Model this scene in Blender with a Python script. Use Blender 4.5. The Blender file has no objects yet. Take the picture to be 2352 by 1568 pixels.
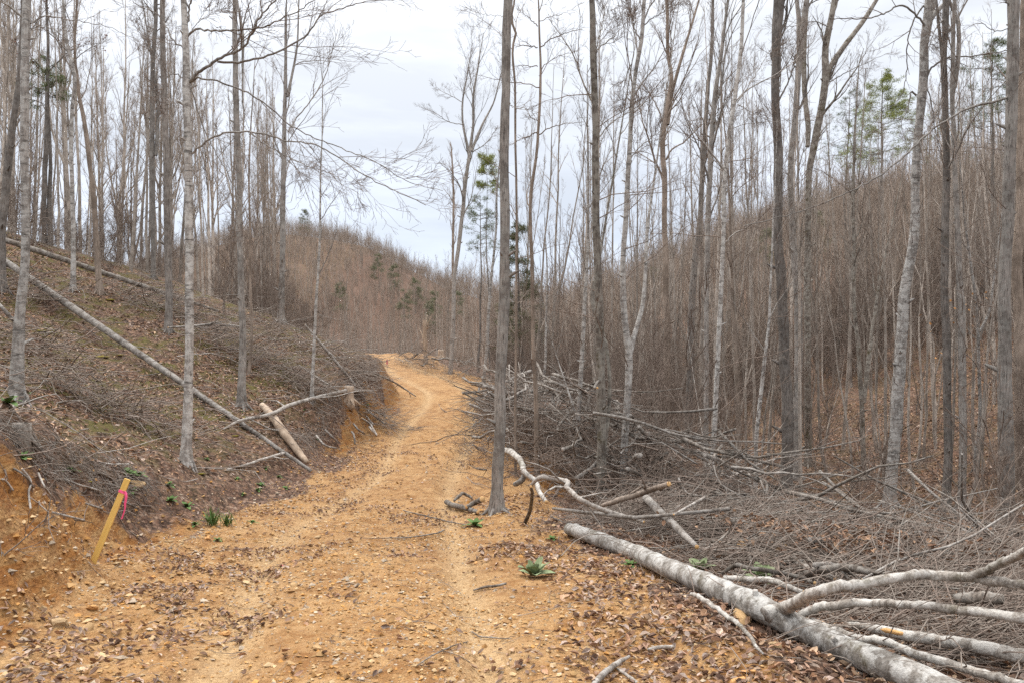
import bpy, math, random
import numpy as np
from math import radians, pi
from mathutils import Vector
sc = bpy.context.scene
COL = sc.collection

# ------------------------------------------------------------------ camera, sky, sun, exposure
CAMZ, F = 1.65, 2352 * 28 / 36.0          # eye height; focal length in units of a 2352 x 1568 frame
cam_d = bpy.data.cameras.new('camera'); cam_d.lens = 28; cam_d.sensor_width = 36
cam_d.clip_start = 0.1; cam_d.clip_end = 2000
cam = bpy.data.objects.new('camera', cam_d); COL.objects.link(cam)
cam.location = (0, 0, CAMZ); cam.rotation_euler = (radians(90), 0, 0)
sc.camera = cam
SUN_EL, SUN_AZ = radians(52), radians(-35)   # azimuth measured from +y towards +x
sc.view_settings.view_transform = 'Standard'; sc.view_settings.look = 'None'
sc.view_settings.exposure = 0.95; sc.view_settings.gamma = 1
sc.cycles.max_bounces = 4; sc.cycles.diffuse_bounces = 3; sc.cycles.glossy_bounces = 1
sc.cycles.transmission_bounces = 2; sc.cycles.transparent_max_bounces = 4
sc.cycles.use_denoising = False
sc.render.filter_size = 1.3 if hasattr(sc.render, 'filter_size') else 1.5

world = bpy.data.worlds.new('World'); sc.world = world; world.use_nodes = True
wt = world.node_tree
for n in list(wt.nodes): wt.nodes.remove(n)
def wn(t, **k):
    n = wt.nodes.new(t)
    for a, b in k.items(): setattr(n, a, b)
    return n
wl = wt.links.new
sky = wn('ShaderNodeTexSky', sky_type='NISHITA', sun_disc=False, sun_elevation=SUN_EL, sun_rotation=SUN_AZ)
skm = wn('ShaderNodeMix', data_type='RGBA', blend_type='MULTIPLY'); skm.inputs['Factor'].default_value = 1
wl(sky.outputs[0], skm.inputs['A']); skm.inputs['B'].default_value = (0.10, 0.10, 0.10, 1)
tc = wn('ShaderNodeTexCoord'); sep = wn('ShaderNodeSeparateXYZ'); wl(tc.outputs['Generated'], sep.inputs[0])
# an overcast dome: brighter towards the zenith, streaky thin cloud
grad = wn('ShaderNodeValToRGB'); wl(sep.outputs['Z'], grad.inputs[0])
e = grad.color_ramp.elements
e[0].position = 0.0; e[0].color = (0.385, 0.42, 0.49, 1)
e[1].position = 1.0; e[1].color = (2.3, 2.3, 2.3, 1)
for p, c in ((0.06, (0.385, 0.425, 0.51, 1)), (0.16, (0.44, 0.465, 0.52, 1)), (0.26, (0.51, 0.525, 0.55, 1)), (0.40, (0.60, 0.61, 0.62, 1)), (0.62, (1.25, 1.25, 1.26, 1))):
    q = e.new(p); q.color = c
mp = wn('ShaderNodeMapping'); mp.inputs['Scale'].default_value = (1.6, 1.6, 9.0); wl(tc.outputs['Generated'], mp.inputs[0])
nz = wn('ShaderNodeTexNoise'); nz.inputs['Scale'].default_value = 1.7; nz.inputs['Detail'].default_value = 6; nz.inputs['Roughness'].default_value = 0.55
wl(mp.outputs[0], nz.inputs[0])
mr = wn('ShaderNodeMapRange'); mr.inputs['From Min'].default_value = 0.35; mr.inputs['From Max'].default_value = 0.65
mr.inputs['To Min'].default_value = 0.86; mr.inputs['To Max'].default_value = 1.13; wl(nz.outputs[0], mr.inputs[0])
cm = wn('ShaderNodeMix', data_type='RGBA', blend_type='MULTIPLY'); cm.inputs['Factor'].default_value = 1
wl(grad.outputs[0], cm.inputs['A']); wl(mr.outputs[0], cm.inputs['B'])
mx = wn('ShaderNodeMix', data_type='RGBA'); mx.inputs['Factor'].default_value = 0.86
wl(skm.outputs['Result'], mx.inputs['A']); wl(cm.outputs['Result'], mx.inputs['B'])
bg = wn('ShaderNodeBackground'); bg.inputs['Strength'].default_value = 1.0; wl(mx.outputs['Result'], bg.inputs[0])
wo = wn('ShaderNodeOutputWorld'); wl(bg.outputs[0], wo.inputs[0])

sun_d = bpy.data.lights.new('sun', 'SUN'); sun_d.energy = 1.5; sun_d.angle = radians(28); sun_d.color = (1, 0.96, 0.90)
sun = bpy.data.objects.new('sun', sun_d); COL.objects.link(sun); sun.location = (0, 0, 60)
sd = Vector((math.sin(SUN_AZ) * math.cos(SUN_EL), math.cos(SUN_AZ) * math.cos(SUN_EL), math.sin(SUN_EL)))
sun.rotation_euler = sd.to_track_quat('Z', 'Y').to_euler()

# ------------------------------------------------------------------ noise and terrain
def _hash(ix, iy, s):
    h = (ix.astype(np.int64) * 374761393 + iy.astype(np.int64) * 668265263 + s * 1274126177) & 0xffffffff
    h = ((h ^ (h >> 13)) * 1274126177) & 0xffffffff
    return ((h ^ (h >> 16)) & 0xffff) / 65535.0
def noise2(x, y, s=0):
    x = np.asarray(x, float); y = np.asarray(y, float)
    ix = np.floor(x); iy = np.floor(y); fx = x - ix; fy = y - iy
    fx = fx * fx * (3 - 2 * fx); fy = fy * fy * (3 - 2 * fy)
    a = _hash(ix, iy, s); b = _hash(ix + 1, iy, s); c = _hash(ix, iy + 1, s); d = _hash(ix + 1, iy + 1, s)
    return (a + (b - a) * fx) * (1 - fy) + (c + (d - c) * fx) * fy
def fbm(x, y, sc_, oct=4, s=0):
    v = 0; a = 0.5; t = 0
    for k in range(oct):
        v = v + a * noise2(np.asarray(x) * sc_ * 2 ** k, np.asarray(y) * sc_ * 2 ** k, s + k * 17); t += a; a *= 0.5
    return v / t
def sstep(a, b, x):
    t = np.clip((x - a) / (b - a), 0, 1); return t * t * (3 - 2 * t)
def table(ys, vs, sig=1.0):
    yy = np.arange(-20, 420, 0.25); vv = np.interp(yy, ys, vs)
    k = np.exp(-0.5 * (np.arange(-16, 17) * 0.25 / sig) ** 2); k /= k.sum()
    vv = np.convolve(np.pad(vv, 16, mode='edge'), k, mode='valid')
    return lambda y: np.interp(y, yy, vv)
RY = [-10, 3, 4.2, 7.5, 11, 14, 18, 22, 26, 29, 33, 40, 48, 55, 60, 70]
C_ = table(RY, [-.7, -.85, -.95, -1.58, -2.0, -2.0, -2.1, -2.25, -2.2, -2.4, -3.6, -5.7, -7.6, -9.6, -13, -24], .8)
W_ = table(RY, [1.8, 1.75, 1.75, 1.9, 1.7, 1.65, 1.65, 1.5, 1.5, 1.7, 1.6, 1.6, 2.4, 2.6, 2.4, 2.4], .8)
Z_ = table(RY, [.1, .0, -.1, -.42, -.8, -.95, -1.0, -.88, -.52, -.2, .05, .3, .55, .75, .9, 1.0], 1.0)
B_ = table([-10, 4, 6, 8, 9.5, 11, 12.5, 15, 18, 22, 26, 29, 34, 45, 55, 70], [.8, .9, 1.1, 1.0, .62, .35, .25, .3, .55, 1.2, 1.2, 1.05, .7, .4, .55, .55], .6)
FHX = np.array([-300, -150, -109, -81, -66, -57, -44, -30, -21, -12, -2, 12, 300]); FHZ = np.array([6, 8, 10, 13.5, 19.5, 24.0, 26.8, 24.0, 19.0, 14.5, 11.5, 11, 12.])
FH_ = (lambda x: np.interp(x, FHX, FHZ))
def smax(a, b, k): 
    h = np.clip(0.5 + 0.5 * (a - b) / k, 0, 1); return b + (a - b) * h + k * h * (1 - h)
def axis_x(y): return 11 - 0.16 * np.minimum(y, 200)
def valley(x, y):
    t = x - axis_x(y)
    v = -3.2 + 0.42 * 0.5 * (t + np.sqrt(t * t + 9)) - 0.3
    cap = 51 + .25 * np.clip(y - 60, 0, 120)
    v = v - 0.42 * 0.5 * ((t - cap) + np.sqrt((t - cap) ** 2 + 100))
    far = FH_(x) * sstep(70, 165, y) - 3.0
    return smax(v, far, 3.0)
def side_s(x, y): return (C_(y) - W_(y)) - x, x - (C_(y) + W_(y))
def H0(x, y):
    x = np.asarray(x, float); y = np.asarray(y, float)
    sl, sr = side_s(x, y); zr = Z_(y)
    wig = (fbm(x, y, .55, 2, 5) - .5) * .7
    bw = np.interp(y, [0, 8, 11, 16, 22, 60], [1.1, 1.1, 1.5, 1.0, .75, .8])
    bank = B_(y) * (sstep(0, 1, (sl - .12 + wig) / bw) + .12 * sstep(-.5, .6, sl))
    s = np.maximum(sl - .5, 0)
    ris = 0.39 * s / (1 + (s / 26.0) ** 2) ** .5
    fall = 1 - .86 * sstep(26, 52, y + .35 * np.minimum(s, 20) * 0)
    near = .55 + .45 * sstep(2, 9, y)
    left = bank + ris * fall * near
    sb = np.interp(y, [0, 6, 8.5, 12], [4.4, 3.9, 2.6, 1.3]); drop = -.30 * 0.5 * ((sr - sb) + np.sqrt((sr - sb) ** 2 + .6)) + .16 * np.exp(-((sr - .55) / .5) ** 2) * sstep(9, 14, y)
    z = zr + np.where(sl > -.7, left, 0) + np.where(sr > -1, drop, 0)
    v = valley(x, y)
    z = np.where(sr > 0, smax(z, v, 1.2), z)
    bl = sstep(56, 76, y)
    z = z * (1 - bl) + v * bl
    return z
def roadmask(x, y):
    sl, sr = side_s(x, y)
    n = (fbm(x, y, .8, 3, 31) - .5) * 1.5
    m = sstep(-.45, .35, -sl + n * .55) * sstep(-.55, .45, -sr + .75 + n)
    return m * (1 - sstep(58, 64, y))
def rut(x, y):
    o = np.abs(x - C_(y) - .15)
    return np.exp(-((o - .85 + .12 * np.sin(y * .5)) / .17) ** 2) * (.5 + .5 * fbm(x, y * .4, .5, 2, 77)) * (1 - sstep(50, 58, y))
def Hgt(x, y):
    x = np.asarray(x, float); y = np.asarray(y, float)
    z = H0(x, y); m = roadmask(x, y); near = 1 - sstep(25, 70, np.hypot(x, y))
    f = (fbm(x, y, .9, 3, 3) - .5) * .38 + (fbm(x, y, 4.0, 2, 9) - .5) * .09
    r = (fbm(x, y, 1.3, 3, 13) - .5) * .13 + (fbm(x, y, 6, 2, 23) - .5) * .055 - .085 * rut(x, y) + .035 * np.exp(-((np.abs(x - C_(y) - .15) - .35) / .2) ** 2) * fbm(x, y, .6, 2, 71)
    sl, sr = side_s(x, y)
    bk = sstep(.0, .3, sl) * (1 - sstep(1.2, 1.8, sl)) * np.minimum(B_(y), 1)
    rough = bk * ((fbm(x, y, 3.2, 4, 41) - .5) * .42)
    far = (fbm(x, y, .09, 3, 19) - .5) * 2.2 * sstep(20, 60, np.abs(y) + np.abs(x) * .6 - 8)
    return z + (f * (1 - m) + r * m) * (.35 + .65 * near) + rough * near + far * (1 - m)
def ray(u, v): return np.array([(u - 1176) / F, 1.0, -(v - 784) / F])
def at(u, v, Y):
    d = ray(u, v); return np.array([d[0] * Y, Y, CAMZ + d[2] * Y])
_YS = np.concatenate([np.arange(2.5, 40, .02), np.arange(40, 300, .1)])
def hit(u, v):                                    # where the sight line of a spot in the photo meets the ground
    d = ray(u, v); g = Hgt(d[0] * _YS, _YS); k = np.nonzero(CAMZ + d[2] * _YS <= g)[0]
    Y = _YS[k[0]] if len(k) else 60.0
    return np.array([d[0] * Y, Y, float(Hgt(d[0] * Y, Y))])
def proj(p): return 1176 + p[0] / p[1] * F, 784 - (p[2] - CAMZ) / p[1] * F
# ------------------------------------------------------------------ material helpers
class NT:
    def __init__(s, name):
        s.m = bpy.data.materials.new(name); s.m.use_nodes = True; s.t = s.m.node_tree
        s.bs = s.t.nodes['Principled BSDF']; s.bs.inputs['Specular IOR Level'].default_value = 0.25
        s.bs.inputs['Roughness'].default_value = 0.9
    def n(s, t, ins=None, **k):
        q = s.t.nodes.new(t)
        for a, b in k.items(): setattr(q, a, b)
        for a, b in (ins or {}).items():
            if isinstance(b, bpy.types.NodeSocket): s.t.links.new(b, q.inputs[a])
            else: q.inputs[a].default_value = b
        return q
    def mix(s, f, a, b, mode='MIX'):
        q = s.n('ShaderNodeMix', data_type='RGBA', blend_type=mode)
        for k, v in (('Factor', f), ('A', a), ('B', b)):
            if isinstance(v, bpy.types.NodeSocket): s.t.links.new(v, q.inputs[k])
            elif k == 'Factor': q.inputs[k].default_value = v
            else: q.inputs[k].default_value = (*v, 1) if len(v) == 3 else v
        return q.outputs['Result']
    def ramp(s, f, stops):
        q = s.n('ShaderNodeValToRGB', {0: f}); e = q.color_ramp.elements
        while len(e) < len(stops): e.new(0.5)
        for k, (p, c) in enumerate(stops):
            e[k].position = p; e[k].color = (*c, 1) if not isinstance(c, (int, float)) else (c, c, c, 1)
        return q.outputs[0]
    def math(s, op, a, b=0.0):
        q = s.n('ShaderNodeMath', operation=op)
        for i, v in ((0, a), (1, b)):
            if isinstance(v, bpy.types.NodeSocket): s.t.links.new(v, q.inputs[i])
            else: q.inputs[i].default_value = v
        return q.outputs[0]
    def noise(s, vec, sc_, det=4, rough=.55): return s.n('ShaderNodeTexNoise', {'Vector': vec, 'Scale': sc_, 'Detail': det, 'Roughness': rough}).outputs[0]
    def voro(s, vec, sc_, feat='F1'): return s.n('ShaderNodeTexVoronoi', {'Vector': vec, 'Scale': sc_}, feature=feat)
    def attr(s, name): return s.n('ShaderNodeAttribute', attribute_name=name)
    def base(s, c): s.t.links.new(c, s.bs.inputs['Base Color'])
    def bump(s, h, strength, dist):
        q = s.n('ShaderNodeBump', {'Height': h, 'Strength': strength, 'Distance': dist}); s.t.links.new(q.outputs[0], s.bs.inputs['Normal'])
    def obj(s): return s.n('ShaderNodeTexCoord').outputs['Object']
    def scaled(s, vec, xyz): return s.n('ShaderNodeMapping', {'Vector': vec, 'Scale': xyz}).outputs[0]

def ground_material():
    k = NT('woodland_ground'); P = k.n('ShaderNodeNewGeometry').outputs['Position']
    road = k.attr('road').outputs['Fac']; bank = k.attr('bank').outputs['Fac']; moss = k.attr('moss').outputs['Fac']; rt = k.attr('rut').outputs['Fac']; far = k.attr('far').outputs['Fac']
    n1 = k.noise(P, .7, 5, .6); n2 = k.noise(P, 4.5, 5, .65); n3 = k.noise(P, 26, 4, .6); n4 = k.noise(P, 110, 3, .6)
    dirt = k.ramp(n1, [(.36, (.19, .080, .022)), (.5, (.275, .135, .045)), (.62, (.36, .20, .078))])
    dirt = k.mix(k.ramp(n2, [(.42, 0), (.66, 1)]), dirt, (.42, .255, .115))
    dirt = k.mix(k.ramp(n2, [(.34, .8), (.47, 0)]), dirt, (.21, .094, .028))
    dirt = k.mix(k.math('MULTIPLY', rt, .8), dirt, (.48, .34, .185))
    g = k.voro(P, 30); gc = k.ramp(g.outputs['Color'], [(0, (.16, .075, .025)), (.4, (.27, .14, .05)), (.75, (.37, .23, .10)), (1, (.27, .20, .14))])
    dirt = k.mix(k.math('MULTIPLY', k.ramp(n3, [(.42, 0), (.6, 1)]), .55), dirt, gc)
    dirt = k.mix(k.ramp(n4, [(.34, .55), (.5, 0)]), dirt, (.10, .048, .019))
    dirt = k.mix(k.ramp(k.noise(P, 55, 3, .7), [(.60, 0), (.72, .6)]), dirt, (.50, .37, .21))
    soil = k.ramp(n2, [(.3, (.15, .056, .012)), (.5, (.26, .108, .025)), (.7, (.35, .175, .053))])
    soil = k.mix(k.ramp(k.noise(k.scaled(P, (.5, .5, 5)), 3.0, 4, .65), [(.40, .75), (.56, 0)]), soil, (.33, .20, .085))
    soil = k.mix(k.ramp(n3, [(.35, .6), (.55, 0)]), soil, (.13, .052, .015))
    v1 = k.voro(k.n('ShaderNodeVectorMath', {0: P, 1: k.n('ShaderNodeVectorMath', {0: k.n('ShaderNodeTexNoise', {'Vector': P, 'Scale': 9.0}).outputs['Color'], 1: (.16, .16, .16)}, operation='MULTIPLY').outputs[0]}, operation='ADD').outputs[0], 15)
    lit = k.ramp(v1.outputs['Color'], [(0, (.05, .028, .018)), (.3, (.125, .066, .041)), (.6, (.19, .107, .068)), (.85, (.27, .175, .12)), (1, (.33, .25, .195))])
    lit = k.mix(k.ramp(v1.outputs['Distance'], [(.35, 0), (.75, .75)]), lit, (.025, .014, .009))
    lit = k.mix(k.ramp(n2, [(.5, 0), (.75, .5)]), lit, (.055, .03, .018))
    ms = k.math('MULTIPLY', moss, k.ramp(k.noise(P, 2.1, 5, .65), [(.45, 0), (.60, .85)]))
    lit = k.mix(ms, lit, k.ramp(n3, [(.3, (.045, .042, .008)), (.7, (.125, .105, .016))]))
    lit = k.mix(k.math('MULTIPLY', far, .55), lit, (.135, .080, .055))
    e = k.math('ADD', road, k.math('MULTIPLY', k.math('SUBTRACT', n2, .5), .9))
    rm = k.ramp(e, [(.38, 0), (.58, 1)])
    eb = k.math('ADD', bank, k.math('MULTIPLY', k.math('SUBTRACT', n2, .5), 1.0))
    bm = k.ramp(eb, [(.40, 0), (.60, 1)])
    c = k.mix(bm, lit, soil); c = k.mix(rm, c, dirt)
    k.base(c)
    h = k.math('ADD', k.math('MULTIPLY', n3, 1.0), k.math('MULTIPLY', n4, .35))
    h = k.math('SUBTRACT', h, k.math('MULTIPLY', g.outputs['Distance'], .5))
    h = k.math('ADD', h, k.math('MULTIPLY', v1.outputs['Color'], k.math('SUBTRACT', .6, k.math('MULTIPLY', rm, .6))))
    k.bump(h, .9, .035)
    return k.m

def bark(name, lo, hi, lichen=None, lich=.5, dark=(.03, .026, .022), ridge=1.0, band=0.0, moss=0.0, horiz=0.0, tint=.25):
    k = NT(name); O = k.obj(); rnd = k.n('ShaderNodeObjectInfo').outputs['Random']
    off = k.n('ShaderNodeVectorMath', {0: O, 1: k.n('ShaderNodeCombineXYZ', {0: k.math('MULTIPLY', rnd, 37.0), 1: k.math('MULTIPLY', rnd, 11.0), 2: k.math('MULTIPLY', rnd, 53.0)}).outputs[0]}, operation='ADD').outputs[0]
    st = k.scaled(off, (1, 1, .10)); f = k.noise(st, 34, 4, .65)
    c = k.ramp(f, [(.32, lo), (.62, hi)])
    if ridge: c = k.mix(k.ramp(k.noise(st, 60, 3, .6), [(.36, .75 * ridge), (.5, 0)]), c, dark)
    big = k.noise(off, 2.2, 4, .6)
    c = k.mix(k.ramp(big, [(.38, .7), (.58, 0)]), c, tuple(x * .55 for x in lo))
    if lichen: c = k.mix(k.math('MULTIPLY', k.ramp(k.noise(off, 9, 5, .7), [(.46, 0), (.56, 1)]), lich), c, lichen)
    if band:
        b = k.noise(k.scaled(off, (1, 1, 7)), 3.2, 4, .75); c = k.mix(k.ramp(b, [(.36, band), (.46, 0)]), c, dark)
    if moss: c = k.mix(k.ramp(k.noise(off, 3.3, 5, .7), [(.56, 0), (.68, moss)]), c, (.055, .042, .012))
    tn = k.n('ShaderNodeMapRange', {0: rnd, 3: 1 - tint, 4: 1 + tint}).outputs[0]
    c = k.mix(1.0, c, k.n('ShaderNodeCombineXYZ', {0: tn, 1: tn, 2: tn}).outputs[0], 'MULTIPLY')
    k.base(c); k.bump(k.math('ADD', f, k.math('MULTIPLY', k.noise(off, 70, 3), .4)), .7, .02)
    return k.m
def simple(name, c1, c2, sc_=20, rough=.85, spec=.2, attr=None, stretch=(1, 1, 1)):
    k = NT(name); O = k.scaled(k.obj(), stretch); c = k.ramp(k.noise(O, sc_, 4, .6), [(.3, c1), (.7, c2)])
    if attr: c = k.mix(1.0, c, k.attr(attr).outputs['Color'], 'MULTIPLY')
    k.base(c); k.bs.inputs['Roughness'].default_value = rough; k.bs.inputs['Specular IOR Level'].default_value = spec
    k.bump(k.noise(O, sc_ * 3, 3), .4, .01)
    return k.m
M = {}
M['ground'] = ground_material()
M['grey'] = bark('grey_bark', (.19, .165, .145), (.36, .325, .295), (.36, .35, .32), .35)
M['pale'] = bark('pale_lichen_bark', (.23, .205, .185), (.42, .39, .36), (.55, .54, .51), .6, ridge=.45, band=.7, moss=.35)
M['dark'] = bark('dark_furrowed_bark', (.135, .113, .098), (.275, .242, .215), (.30, .29, .27), .25, ridge=1.0, moss=.3)
M['tan'] = bark('tan_bark', (.20, .155, .12), (.34, .275, .225), None, ridge=.5)
M['mossy'] = bark('mossy_bark', (.13, .105, .085), (.27, .235, .20), (.40, .38, .33), .45, moss=.9)
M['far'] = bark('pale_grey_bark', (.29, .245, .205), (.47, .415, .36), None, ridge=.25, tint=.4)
M['twig'] = simple('twig_bark', (.125, .093, .074), (.23, .18, .148))
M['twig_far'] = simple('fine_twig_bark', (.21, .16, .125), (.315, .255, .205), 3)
M['twig_pale'] = simple('pale_twig_bark', (.155, .125, .102), (.29, .245, .208))
M['weather'] = bark('weathered_grey_wood', (.15, .125, .105), (.33, .295, .26), (.42, .395, .365), .5, ridge=.6, tint=.3)
M['wdark'] = bark('dark_dead_wood', (.085, .068, .055), (.20, .168, .14), (.34, .32, .29), .4, ridge=.8, moss=.3)
M['birch'] = bark('pale_birch_bark', (.155, .135, .115), (.32, .298, .27), (.50, .49, .465), .6, dark=(.055, .045, .036), ridge=.55, band=.45, moss=.75, tint=.05)
M['limb'] = bark('grey_brown_limb_bark', (.20, .17, .14), (.42, .385, .345), (.60, .58, .54), .55, dark=(.06, .045, .035), ridge=.7, moss=.6, tint=.05)
M['oleaf'] = simple('hanging_orange_leaf', (.42, .20, .07), (.60, .33, .14), 20); M['rleaf'] = simple('hanging_red_brown_leaf', (.10, .04, .03), (.20, .085, .06), 20)
M['cut'] = simple('fresh_cut_wood', (.42, .24, .10), (.60, .40, .20), 18)
M['rot'] = simple('rotten_orange_wood', (.23, .165, .115), (.47, .37, .28), 9, stretch=(1, 1, .2))
M['hazy'] = simple('haze_paled_needles', (.13, .135, .08), (.19, .195, .115), 5)  # far pine needles, lightened so the colour itself carries the haze
M['needle'] = simple('pine_needles', (.075, .098, .040), (.15, .175, .07), 5)
M['cedar'] = simple('cedar_foliage', (.07, .076, .038), (.14, .142, .07), 5)
M['yneedle'] = simple('yellow_green_needles', (.17, .20, .05), (.29, .31, .095), 5)

# ------------------------------------------------------------------ mesh helpers
def mesh_from(name, V, quads=None, tris=None, qm=None, tm=None, smooth=True):
    me = bpy.data.meshes.new(name)
    nq = 0 if quads is None else len(quads); nt = 0 if tris is None else len(tris)
    me.vertices.add(len(V)); me.vertices.foreach_set('co', np.ascontiguousarray(V, np.float32).ravel())
    lv = []; 
    if nq: lv.append(np.asarray(quads, np.int32).ravel())
    if nt: lv.append(np.asarray(tris, np.int32).ravel())
    lv = np.concatenate(lv); me.loops.add(len(lv)); me.loops.foreach_set('vertex_index', lv)
    tot = np.concatenate([np.full(nq, 4, np.int32), np.full(nt, 3, np.int32)]); st = np.concatenate([[0], np.cumsum(tot)[:-1]]).astype(np.int32)
    me.polygons.add(nq + nt); me.polygons.foreach_set('loop_start', st); me.polygons.foreach_set('loop_total', tot)
    mi = np.concatenate([np.zeros(nq, np.int32) if qm is None else np.asarray(qm, np.int32), np.zeros(nt, np.int32) if tm is None else np.asarray(tm, np.int32)])
    me.polygons.foreach_set('material_index', mi)
    me.polygons.foreach_set('use_smooth', np.full(nq + nt, smooth))
    me.update(calc_edges=True)
    return me
def link(name, me, mats, parent=None, loc=None):
    for m in mats: me.materials.append(m)
    o = bpy.data.objects.new(name, me); COL.objects.link(o)
    if parent: o.parent = parent
    if loc is not None: o.location = loc
    return o
def tag(o, label, cat, group=None, kind=None):
    if label: o['label'] = label
    if cat: o['category'] = cat
    if group: o['group'] = group
    if kind: o['kind'] = kind
    return o
def empty(name, loc):
    o = bpy.data.objects.new(name, None); COL.objects.link(o); o.location = loc; o.empty_display_size = .2
    return o
class Tubes:
    """collects tapered tubes (and caps) and turns them into one mesh"""
    def __init__(s): s.V = []; s.Q = []; s.qm = []; s.T = []; s.tm = []; s.n = 0
    def addn(s, P, R, S, m=0, cap=None):
        P = np.asarray(P, float); R = np.asarray(R, float); N, K, _ = P.shape
        T = np.empty_like(P); T[:, 1:-1] = P[:, 2:] - P[:, :-2]; T[:, 0] = P[:, 1] - P[:, 0]; T[:, -1] = P[:, -1] - P[:, -2]
        T /= np.linalg.norm(T, axis=2, keepdims=True) + 1e-9
        mean = T.mean(1); ref = np.eye(3)[np.argmin(np.abs(mean), axis=1)][:, None, :]
        A = np.cross(T, ref); A /= np.linalg.norm(A, axis=2, keepdims=True) + 1e-9
        B = np.cross(T, A); a = np.arange(S) * 2 * pi / S
        ring = P[:, :, None] + R[:, :, None, None] * (A[:, :, None] * np.cos(a)[:, None] + B[:, :, None] * np.sin(a)[:, None])
        if R.ndim == 2 and S >= 8: ring = ring + (R[:, :, None, None] * .07) * (np.random.RandomState(int(P.size) % 9973).rand(N, K, S, 1) - .5) * (A[:, :, None] * np.cos(a)[:, None] + B[:, :, None] * np.sin(a)[:, None])
        idx = s.n + np.arange(N * K * S).reshape(N, K, S); i0 = idx[:, :-1]; i1 = idx[:, 1:]
        q = np.stack([i0, i1, np.roll(i1, -1, 2), np.roll(i0, -1, 2)], -1).reshape(-1, 4)
        s.V.append(ring.reshape(-1, 3)); s.Q.append(q); s.qm.append(np.full(len(q), m)); s.n += N * K * S
        if cap is not None:
            for e in (0, K - 1):
                c = s.n; s.V.append(P[:, e]); s.n += N
                r = idx[:, e]; t = np.stack([np.broadcast_to(c + np.arange(N)[:, None], r.shape), r, np.roll(r, -1, 1)], -1).reshape(-1, 3)
                if e: t = t[:, [0, 2, 1]]
                s.T.append(t[:, [0, 1, 2]]); s.tm.append(np.full(len(t), cap))
    def add(s, P, R, S, m=0, cap=None): s.addn(np.asarray(P)[None], np.asarray(R)[None], S, m, cap)
    def mesh(s, name, org=None):
        V = np.concatenate(s.V)
        if org is not None: V = V - np.asarray(org)
        return mesh_from(name, V, np.concatenate(s.Q), np.concatenate(s.T) if s.T else None, np.concatenate(s.qm), np.concatenate(s.tm) if s.T else None)
def smooth_line(pts, K, vals=None):
    """Catmull-Rom through pts, K samples"""
    p = np.asarray(pts, float); n = len(p)
    d = np.concatenate([[0], np.cumsum(np.linalg.norm(np.diff(p, axis=0), axis=1) + 1e-6)]); d /= d[-1]
    t = np.linspace(0, 1, K); m = np.gradient(p, d, axis=0, edge_order=1) if n > 2 else np.tile((p[1] - p[0]) / d[1], (2, 1))
    i = np.clip(np.searchsorted(d, t, side='right') - 1, 0, n - 2); h = (d[i + 1] - d[i])[:, None]; u = ((t - d[i]) / (d[i + 1] - d[i]))[:, None]
    o = (2 * u ** 3 - 3 * u ** 2 + 1) * p[i] + (u ** 3 - 2 * u ** 2 + u) * h * m[i] + (-2 * u ** 3 + 3 * u ** 2) * p[i + 1] + (u ** 3 - u ** 2) * h * m[i + 1]
    if vals is not None: return o, np.interp(t, d, vals)
    return o
def unit(v): return v / (np.linalg.norm(v, axis=-1, keepdims=True) + 1e-9)
def spawn(rs, P, R, per, t0, t1, lf, ang, up, K, wob, rf=.62, taper=.25, lmin=0.0, flat=None):
    """children of many branches at once: returns (P, R)"""
    N, Kp, _ = P.shape; n = N * per; par = np.repeat(np.arange(N), per)
    base = (np.tile(np.arange(per), N) + rs.rand(n)) / per; t = t0 + (t1 - t0) * base
    x = t * (Kp - 1); i = np.minimum(x.astype(int), Kp - 2); f = (x - i)[:, None]
    pos = P[par, i] * (1 - f) + P[par, i + 1] * f; r = (R[par, i] * (1 - f[:, 0]) + R[par, i + 1] * f[:, 0])
    tan = unit(P[par, i + 1] - P[par, i]); L = np.linalg.norm(np.diff(P, axis=1), axis=2).sum(1)[par]
    rv = unit(rs.randn(n, 3)); side = unit(np.cross(tan, rv)); a = ang * (.7 + .6 * rs.rand(n))[:, None]
    d = unit(tan * np.cos(a) + side * np.sin(a)); d[:, 2] += up * .5; d = unit(d)
    ln = np.maximum(L * lf * (1.1 - .75 * t) * (.55 + .9 * rs.rand(n)), lmin)
    Q = np.empty((n, K, 3)); Q[:, 0] = pos; s = (ln / (K - 1))[:, None]
    for k in range(1, K):
        Q[:, k] = Q[:, k - 1] + d * s
        d = unit(d + rs.randn(n, 3) * wob + np.array([0, 0, up * .6 / K]))
    rr = (r * rf * (.7 + .5 * rs.rand(n)))[:, None] * (1 - (1 - taper) * np.linspace(0, 1, K))
    return Q, rr

# ------------------------------------------------------------------ the ground sheet
def axis_pts(parts):
    o = [parts[0][0]]
    for a, b, s0, s1 in parts:
        n = max(2, int(abs(b - a) / ((s0 + s1) / 2))); t = np.linspace(0, 1, n + 1)[1:]
        k = s1 / s0; g = (k ** t - 1) / (k - 1) if abs(k - 1) > 1e-6 else t
        o += list(a + (b - a) * g)
    return np.array(o)
gx = axis_pts([(-420, -60, 12, 2.2), (-60, -16, 2, .35), (-16, -6, .3, .085), (-6, 4, .065, .065), (4, 14, .085, .3), (14, 60, .35, 2), (60, 420, 2.2, 12)])
gy = axis_pts([(-60, 0, 3, .4), (0, 3, .3, .08), (3, 10, .06, .075), (10, 32, .085, .3), (32, 80, .35, 1.6), (80, 460, 1.8, 10)])
GX, GY = np.meshgrid(gx, gy); GZ = Hgt(GX, GY)
nx, ny = len(gx), len(gy)
GV = np.stack([GX, GY, GZ], -1).reshape(-1, 3)
iq = np.arange(nx * ny).reshape(ny, nx)
GQ = np.stack([iq[:-1, :-1], iq[:-1, 1:], iq[1:, 1:], iq[1:, :-1]], -1).reshape(-1, 4)
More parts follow.
